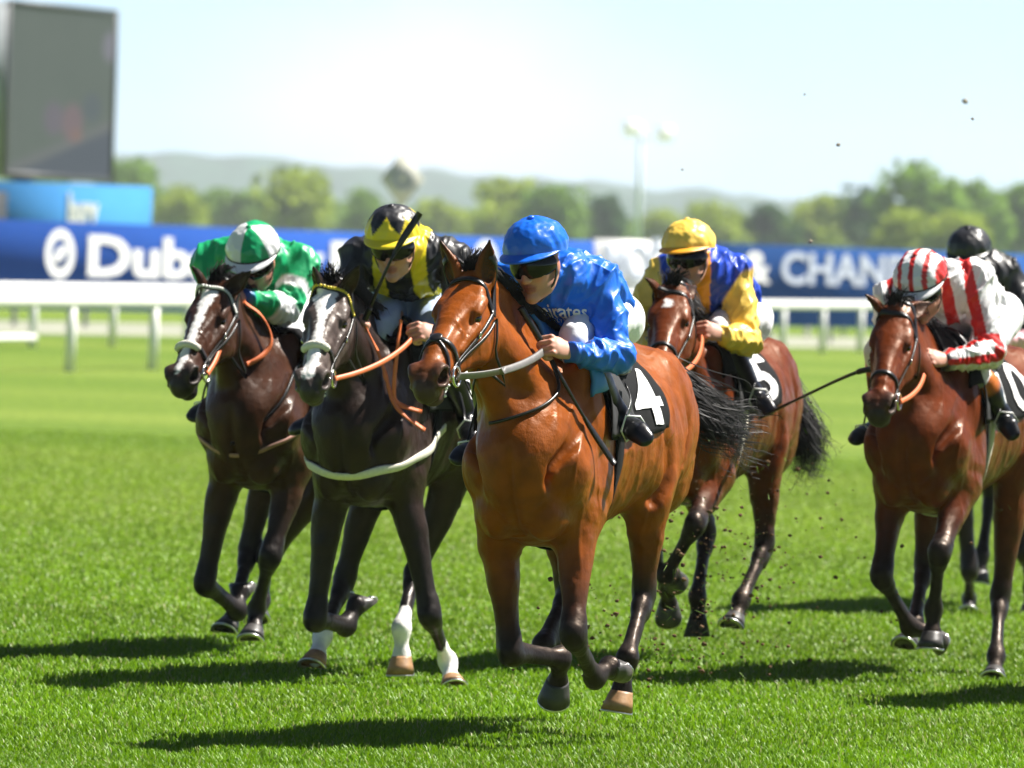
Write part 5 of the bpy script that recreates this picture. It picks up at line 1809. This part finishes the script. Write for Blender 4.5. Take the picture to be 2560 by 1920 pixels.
SP['brown_blaze'] = dict(
    slim=.92, frame=Frame(-1.055, 37.9, 15), coat=(.050, .019, .009), poll=(536, 708, .72), nose=(440, 925), yaw=-8, tilt=4, h=.0095, hh=.006, hs=1.03,
    earL=(627, 678, 1), earR=(481, 667, 1), muzzle=(.04, .034, .032), cmat='coat_dark',
    marks=[([(.06, .0, -.004), (.12, .0, 0)], [.040, .030], 'head'), ([(.12, .0, -.004), (.25, 0, .004), (.40, 0, .004), (.50, .005, .0), (.575, 0, -.004)], [.030, .020, .020, .024, .018], 'head')],
    legs=dict(RF=dict(knee=(512, 1458, 1), fet=(594, 1528, -1), hoof=(604, 1450, -1)),
              LF=dict(knee=(676, 1392, 1), fet=(641, 1524, -1), hoof=(629, 1612, 1)),
              LH=dict(stifle=(-.68, .2, .99), hock=(672, 1392, -1), fet=(652, 1500, 1), hoof=(645, 1565, 1)),
              RH=dict(stifle=(-.66, -.19, .98), hock=(620, 1380, -1), fet=(590, 1510, 1), hoof=(563, 1590, 1))),
    tack=dict(beads='stitch', fleece=True, double=True, number='2', nose_u=.40, breast=dict(z=.93, w=.022, mat='pink_strap', rise=.42), martingale=True, girth='black_cloth'),
    forelock=.0, fl_side=.6)
SP['bay_spot'] = dict(
    frame=Frame(.80, 38.2, 14), coat=(.125, .026, .005), poll=(1680, 716, .74), nose=(1640, 925), yaw=-5, tilt=-2, h=.0095, hh=.0065,
    earR=(1612, 694, 1), earL=(1742, 716, -1), muzzle=(.045, .03, .026), cmat='coat',
    marks=[([(.115, 0, -.004), (.125, 0, 0)], [.022, .024], 'head')],
    legs=dict(LF=dict(knee=(1738, 1312, 1), fet=(1664, 1440, -1), hoof=(1690, 1436, -1)),
              RF=dict(knee=(1630, 1390, 1), fet=(1668, 1470, -1), hoof=(1674, 1536, -1)),
              RH=dict(stifle=(-.66, -.18, .98), hock=(1766, 1335, -1), fet=(1743, 1490, 1), hoof=(1745, 1596, 1), mat='muddy', shoe=False),
              LH=dict(stifle=(-.74, .20, 1.0), hock=(1911, 1368, -1), fet=(1853, 1500, 1), hoof=(1828, 1578, 1))),
    tail=[(2010, 1080, -1.6), (2020, 1150, -1.7), (2016, 1190, -1.75)], tail_w=.7,
    tack=dict(number='5', nose_u=.40), forelock=.3)
SP['bay_right'] = dict(
    slim=.93, frame=Frame(1.895, 37.9, 16), coat=(.125, .025, .005), poll=(2238, 768, .72), nose=(2190, 1000), yaw=4, tilt=3, h=.0095, hh=.006, hs=1.0,
    earR=(2164, 737, 1), earL=(2326, 756, -1), muzzle=(.036, .030, .028), cmat='coat',
    legs=dict(RF=dict(knee=(2204, 1440, 1), fet=(2274, 1568, -1), hoof=(2358, 1590, -1)),
              LF=dict(knee=(2349, 1384, 1), fet=(2334, 1524, -1), hoof=(2328, 1628, 1)),
              RH=dict(stifle=(-.66, -.18, .98), hock=(2310, 1420, -1), fet=(2286, 1557, 1), hoof=(2262, 1628, 1)),
              LH=dict(stifle=(-.78, .20, 1.0), hock=(2500, 1500, -1), fet=(2490, 1640, 1), hoof=(2484, 1712, 1))),
    tack=dict(number='10', nose_u=.40, nbox=(-.14, -.66, .56, 1.36)), forelock=.4)
SP['dark_bay'] = dict(
    frame=Frame(2.58, 45.6, 14), coat=(.05, .02, .01), poll=(2300, 780, .74), nose=(2260, 960), yaw=0, tilt=0, h=.013, hh=.009, muzzle=(.04, .03, .03), cmat='coat_dark',
    legs=dict(RF=dict(knee=(2424, 1425, 1), fet=(2423, 1500, -1), hoof=(2421, 1548, 1)),
              LF=dict(knee=(2560, 1380, 1)), RH=dict(), LH=dict()),
    tack=dict(number='7', one_side=True), forelock=.4)

GREEN = (.008, .36, .13); WHITE = (.80, .80, .80); BLUE = (.008, .135, .68); BLACK = (.014, .014, .017); YEL = (.80, .62, .015)
ORANGE = (.85, .36, .015); GOLD = (.90, .62, .11); RBLUE = (.012, .06, .50); RED = (.62, .022, .018); PINK = (.75, .42, .46)


def cap_quarters(a, t):
    a = (a + 360 + 8) % 360
    return GREEN if (a < 62 or 135 < a < 225) else WHITE


def cap_star(a, t):
    k = abs(((a + 360) % 60) / 60 - .5) * 2          # points of the star
    return BLACK if t < .38 + .46 * (1 - k) ** 1.0 else YEL


def cap_stripes(a, t):
    x = math.sin(math.radians(a)) * math.sin(t * 1.75)
    return RED if any(abs(x - c) < .095 for c in (-.52, -.02, .50, .92)) else WHITE


def pat_braces(C, s, u, b, arm, V, q):
    m = (np.abs(np.abs(s) - .085) < .030) & (arm > .048)
    C = C.copy(); C[m] = YEL; return C


def pat_front(C, s, u, b, arm, V, q):
    C = C.copy(); m = (arm > .058) & (b < .035) & (np.abs(s) < .052); C[m] = ORANGE; return C


def pat_stripes(C, s, u, b, arm, V, q):
    C = C.copy(); body = (arm > .062)
    for c in (-.165, -.055, .055, .165): C[body & (np.abs(s - c) < .027)] = RED
    for k in (-1, 1):          # a stripe down the outside of each sleeve
        for A, B in ((q['sh'][k], q['el'][k]), (q['el'][k], q['wr'][k])):
            ax = nrm(B - A); t = (V - A) @ ax; d = V - A - t[:, None] * ax
            o = np.array([.1, k * .8, .6]) if A is q['el'][k] else np.array([.55, k * .8, .1]); o = nrm(o - ax * o.dot(ax))
            d = d / (np.linalg.norm(d, axis=1)[:, None] + 1e-9)
            near = (~body) & (seg_d(V, A, B) < .095) & (t > -.02) & (t < np.linalg.norm(B - A) + .02)
            m = near & ((np.abs(d @ o - .62) < .25) if A is q['el'][k] else (d @ o > .90))
            C[m] = RED
    return C


G = GREEN; W = WHITE
JK = {}
JK['bay'] = dict(head=(1342, 662, .38), shL=(1497, 712, .07), shR=(1262, 705, .13), elL=(1545, 893, .15), wrL=(1432, 882, .36), pelvis=(1490, 798, -.32),
    knL=(1434, 846, .20), anL=(1540, 1030, .0), toL=(1600, 1085, .06), face=(-12, 17, 4), silk=[BLUE], sleeve=[BLUE] * 8, cuff=(.015, .10, .5),
    cap=lambda a, t: (.008, .14, .72), capmat='silk_cap', handL=(.75, -.75, .30), backL=(.75, .35, .6), h=.0055, hh=.004)
JK['black_star'] = dict(head=(985, 618, .38), shL=(1128, 650, .06), shR=(893, 645, .10), elL=(1172, 800, .15), wrL=(1098, 835, .36), elR=(872, 745, .20), wrR=(882, 800, .42),
    pelvis=(1020, 775, -.36), knR=(952, 822, .22), anR=(930, 1000, .0), face=(3, 20, 3), silk=[BLACK], sleeve=[BLACK] * 8, pattern=pat_braces, cap=cap_star, capmat='matte_cap', peak=YEL,
    breech=(.36, .45, .62), boot_top=(.20, .05, .11), handL=(.72, -.72, .1), backL=(.75, .4, .55), silkmat='silk', h=.007, hh=.0048)  # blue sky shade on white breeches is put into the breech colour
JK['brown_blaze'] = dict(head=(637, 656, .40), shL=(752, 662, .08), shR=(520, 655, .14), elL=(716, 778, .22), wrL=(612, 742, .50), elR=(548, 790, .25), pelvis=(716, 766, -.34),
    knL=(722, 838, .14), face=(0, 34, 2), silk=[G], sleeve=[G, W, G, W, W, G, G, G], cuff=(.02, .08, .4), cap=cap_quarters, capmat='silk_cap', peak=WHITE, band=True,
    handL=(.8, -.5, .1), hh=.0052)
JK['bay_spot'] = dict(head=(1722, 648, .38), shL=(1835, 688, .04), shR=(1652, 690, .12), elL=(1868, 852, .12), wrL=(1812, 838, .34), pelvis=(1832, 800, -.34),
    knL=(1796, 826, .16), anL=(1880, 975, -.02), toL=(1912, 1012, .02), face=(-10, 10, 3), silk=[RBLUE], sleeve=[GOLD] * 8, pattern=pat_front, cap=lambda a, t: (.95, .62, .09), capmat='matte_cap',
    peak=ORANGE, handL=(.7, -.85, .25), backL=(.8, .3, .5), cuff=GOLD, h=.007, hh=.0055)
JK['bay_right'] = dict(head=(2306, 724, .42), shL=(2440, 700, .06), shR=(2225, 748, .14), elR=(2228, 868, .15), wrR=(2200, 905, .40), elL=(2476, 884, .14), wrL=(2366, 900, .40), pelvis=(2458, 800, -.34),
    knL=(2440, 925, .10), anL=(2500, 1030, -.04), toL=(2524, 1072, .0), face=(-3, 36, 4), silk=[WHITE], sleeve=[WHITE] * 8, pattern=pat_stripes, cap=cap_stripes, capmat='matte_cap',
    peak=WHITE, band=True, boot_top=(.55, .16, .03), h=.006, handL=(.8, -.6, .1), cuff=(.03, .03, .035), hh=.0055)
JK['dark_bay'] = dict(head=(2424, 650, .38), shL=(2512, 684, .06), face=(0, 22, 2), silk=[BLACK], sleeve=[BLACK] * 5 + [PINK] * 3, cap=lambda a, t: BLACK, capmat='matte_cap', breech=(.78, .76, .77), h=.011, hh=.008,
    cuff=PINK)

LABEL = dict(
    bay=('bright bay horse leading the field, face turned left, black number 4 cloth', 'jockey in royal blue silks and royal blue cap on the leading bay horse'),
    black_star=('black horse with broad white star, two white feet and a cream breast strap', 'jockey in black silks with yellow braces and a yellow cap with black star'),
    brown_blaze=('dark brown horse at the far left with narrow white blaze and beaded browband', 'jockey in green silks with white sleeve hoops and green and white quartered cap'),
    bay_spot=('bay horse with small white spot on its forehead, behind the leader, number 5 cloth', 'jockey in blue silks with yellow sleeves and plain yellow cap'),
    bay_right=('red bay horse at the right with plain face and white 10 on its cloth', 'jockey in white silks with red stripes and striped red and white cap'),
    dark_bay=('dark bay horse mostly hidden behind the red bay horse at the right', 'jockey in plain black silks and black cap behind the striped jockey'))
HH = {}; JJ = {}
for key in SP:
    HH[key] = build_horse(SP[key]); tag(HH[key]['root'], LABEL[key][0], 'horse', 'horses in the race')
    JJ[key] = build_jockey(JK[key], HH[key]); tag(JJ[key]['root'], LABEL[key][1], 'person', 'jockeys in the race')

# ------------------------------------------------------------------ reins and whips
def reins(key, mat_l, mat_r=None, loop=True, w=.022, label=None, sag=.02):
    H = HH[key]; J = JJ[key]
    for s in (1, -1):
        a = H['bits'][s] + H['S'] * s * .012 - H['U'] * .0; b = J['hands'][s][0]
        pts = [a + (b - a) * t - np.array([0, 0, sag * 4 * t * (1 - t)]) + np.array([0, s * .03 * 4 * t * (1 - t), 0]) for t in np.linspace(0, 1, 7)]
        rein(H, 'rein', pts, w, mat_l if s > 0 else (mat_r or mat_l), label)



def loose_rein(key, pts, m, w=.016, tube=False, off=.010):
    """a slack end of rein: where it would sink into the horse it lies on the skin"""
    H = HH[key]; fr = H['fr']; P = []
    for p in catmull([fr.pick(*q) if len(q) == 3 and isinstance(q, tuple) else np.array(q) for q in pts], 5):
        q, n = snap(H['bvh'], p, off)
        P.append(q if np.dot(p - q, n) < 0 else p)
    P, _ = smooth_path(np.array(P), np.array(P), 2)
    k = MB()
    if tube: k.tube(P, w / 2, 7)
    else:
        N = [snap(H['bvh'], p, 0)[1] for p in P]
        k.ribbon(P, np.array(N), w, .005); k.ribbon(P, -np.array(N), w, .002)
    k.build('rein_end', m, H['root'])


reins('bay', M['grey_leather'], w=.030)
hx_ = JJ['bay']['hands'][1][0]
loose_rein('bay', [hx_, (1398, 965, hx_[0]), (1365, 1010, .52), (1300, 1045, .58), (1222, 1058, .62)], M['leather'], .013, True)
reins('black_star', M['orange_rein'])
loose_rein('black_star', [(905, 818, .52), (945, 880, .50), (968, 955, .48), (990, 1020, .46), (1062, 1076, .40)], M['orange_rein'], .026)
loose_rein('black_star', [(1002, 800, .44), (992, 880, .46), (984, 970, .46), (995, 1010, .44), (1055, 1030, .40)], M['orange_rein'], .026)
reins('brown_blaze', M['orange_rein'], loop=False)
loose_rein('brown_blaze', [(600, 755, .58), (650, 785, .52), (678, 840, .48), (665, 880, .50), (612, 908, .58)], M['orange_rein'], .026)
reins('bay_spot', M['orange_rein'], M['leather'], loop=False)
reins('bay_right', M['orange_rein'])
reins('dark_bay', M['leather'], loop=False)
fr = HH['bay']['fr']; h = JJ['bay']['hands'][1][0]
whip(fr, [fr.pick(1301, 768, h[0] + .05), h, fr.pick(1412, 960, h[0] + .02), fr.pick(1470, 1060, h[0] - .08), fr.pick(1536, 1160, h[0] - .16)],
     'black racing whip held by the royal blue jockey, pointing down', lat=(.3, .9, .2))
fr = HH['black_star']['fr']; h = JJ['black_star']['hands'][-1][0]
whip(fr, [h + (h - fr.pick(980, 645, h[0] + .1)) * .12, h, fr.pick(980, 645, h[0] + .1), fr.pick(1050, 532, h[0] + .08)], 'black racing whip raised by the black and yellow jockey', lat=(.9, .2, .3))
fr = HH['bay_right']['fr']; h = JJ['bay_right']['hands'][-1][0]
whip(fr, [h, fr.pick(2150, 928, h[0] - .02), fr.pick(2000, 995, h[0] - .25), fr.pick(1900, 1045, h[0] - .4)], 'black racing whip held out sideways by the red and white jockey', lat=(.3, .1, .9))
chest_text(JJ['bay'], 'Emirates', .205, .045, 1.628, 1.25, M['white_print'])
chest_text(JJ['bay'], 'FLY BETTER', .11, .075, 1.594, 1.0, M['white_print'], off=.004)
bn = HH['bay']


# ------------------------------------------------------------------ turf thrown up by the hooves
def clod(c, r, rng):
    m = MB(); nu, nv = 7, 5; V = []
    for i in range(nv + 1):
        th = math.pi * i / nv
        for j in range(nu):
            ph = 6.283 * j / nu; k = r * (.6 + .7 * rng.random())
            V.append(np.array(c) + np.array([math.sin(th) * math.cos(ph) * k, math.sin(th) * math.sin(ph) * k, math.cos(th) * k * .7]))
    return V, [(i * nu + j, (i + 1) * nu + j, (i + 1) * nu + (j + 1) % nu, i * nu + (j + 1) % nu) for i in range(nv) for j in range(nu)]


rng = np.random.default_rng(5); m = MB(); g = MB()
for i in range(620):
    k = rng.random()
    if k < .45: u, v, Y_ = 1780 + rng.normal() * 110, 1430 + rng.normal() * 130, 36.5 + rng.normal() * .8
    elif k < .7: u, v, Y_ = 1560 + rng.normal() * 120, 1620 + rng.normal() * 90, 33.4 + rng.normal() * .4
    else: u, v, Y_ = 1950 + rng.normal() * 200, 1330 + rng.normal() * 150, 38.5 + rng.normal() * .8
    p = at(u, v, Y_)
    if p.z < .03: continue
    V_, Q_ = clod(p, .003 + .010 * rng.random() ** 3, rng); m.add(V_, Q_)
    if rng.random() < .45:
        d_ = nrm(rng.normal(size=3)) * (.02 + .03 * rng.random()); w_ = nrm(rng.normal(size=3)) * .002; q_ = np.array(p) + rng.normal(size=3) * .05
        g.add([q_ - w_, q_ + w_, q_ + d_ + w_ * .3, q_ + d_ - w_ * .3], [(0, 1, 2, 3)])
tag(m.build('flying_earth', M['earth']), kind='stuff')
tag(g.build('flying_grass', mat('torn_grass', (.16, .26, .03), .6, .3)), kind='stuff')
CL = mat('pale_earth', (.30, .26, .20), .9, .1, var=.3, vscale=60)  # clod earth, lighter in colour than the flying earth
for (u, v, Y_, r, lab) in ((2412, 253, 46.0, .018, 'largest dark clod of turf hanging in the sky at the upper right'), (2432, 297, 38.2, .008, 'tiny dark clod just below the largest one in the sky'),
                           (2096, 362, 39.0, .011, 'small pale clod alone in the sky between the two right jockeys'), (1705, 424, 39.5, .007, 'tiny clod in the sky above the yellow cap'),
                           (2012, 236, 39.0, .006, 'faint speck of turf high in the sky left of the largest clod'), (2026, 604, 39.0, .011, 'small brown clod in front of the trees left of the striped cap')):
    p = at(u, v, Y_); V_, Q_ = clod((0, 0, 0), r, rng); k = MB(); k.add(V_, Q_); o = k.build('turf_clod', CL); o.location = p
    tag(o, lab, 'clod', 'clods of turf in the air')


def copy_tree(o, parent=None):
    c = o.copy(); COLL.objects.link(c); c.parent = parent
    for ch in list(o.children): copy_tree(ch, c)
    return c


c_ = copy_tree(HH['bay_right']['root']); c_.location = HH['bay_right']['fr'].world((.9, 1.32, 0)); c_['label'] = 'bay horse running just outside the right edge, casting the lowest shadow'
f_ = HH['bay_right']['fr']
j_ = copy_tree(JJ['bay_right']['root']); o_ = JJ['bay_right']['org']; j_.location = f_.world((o_[0] + .9, o_[1] + 1.32, o_[2])); j_['label'] = 'jockey riding just outside the right edge of the photo'
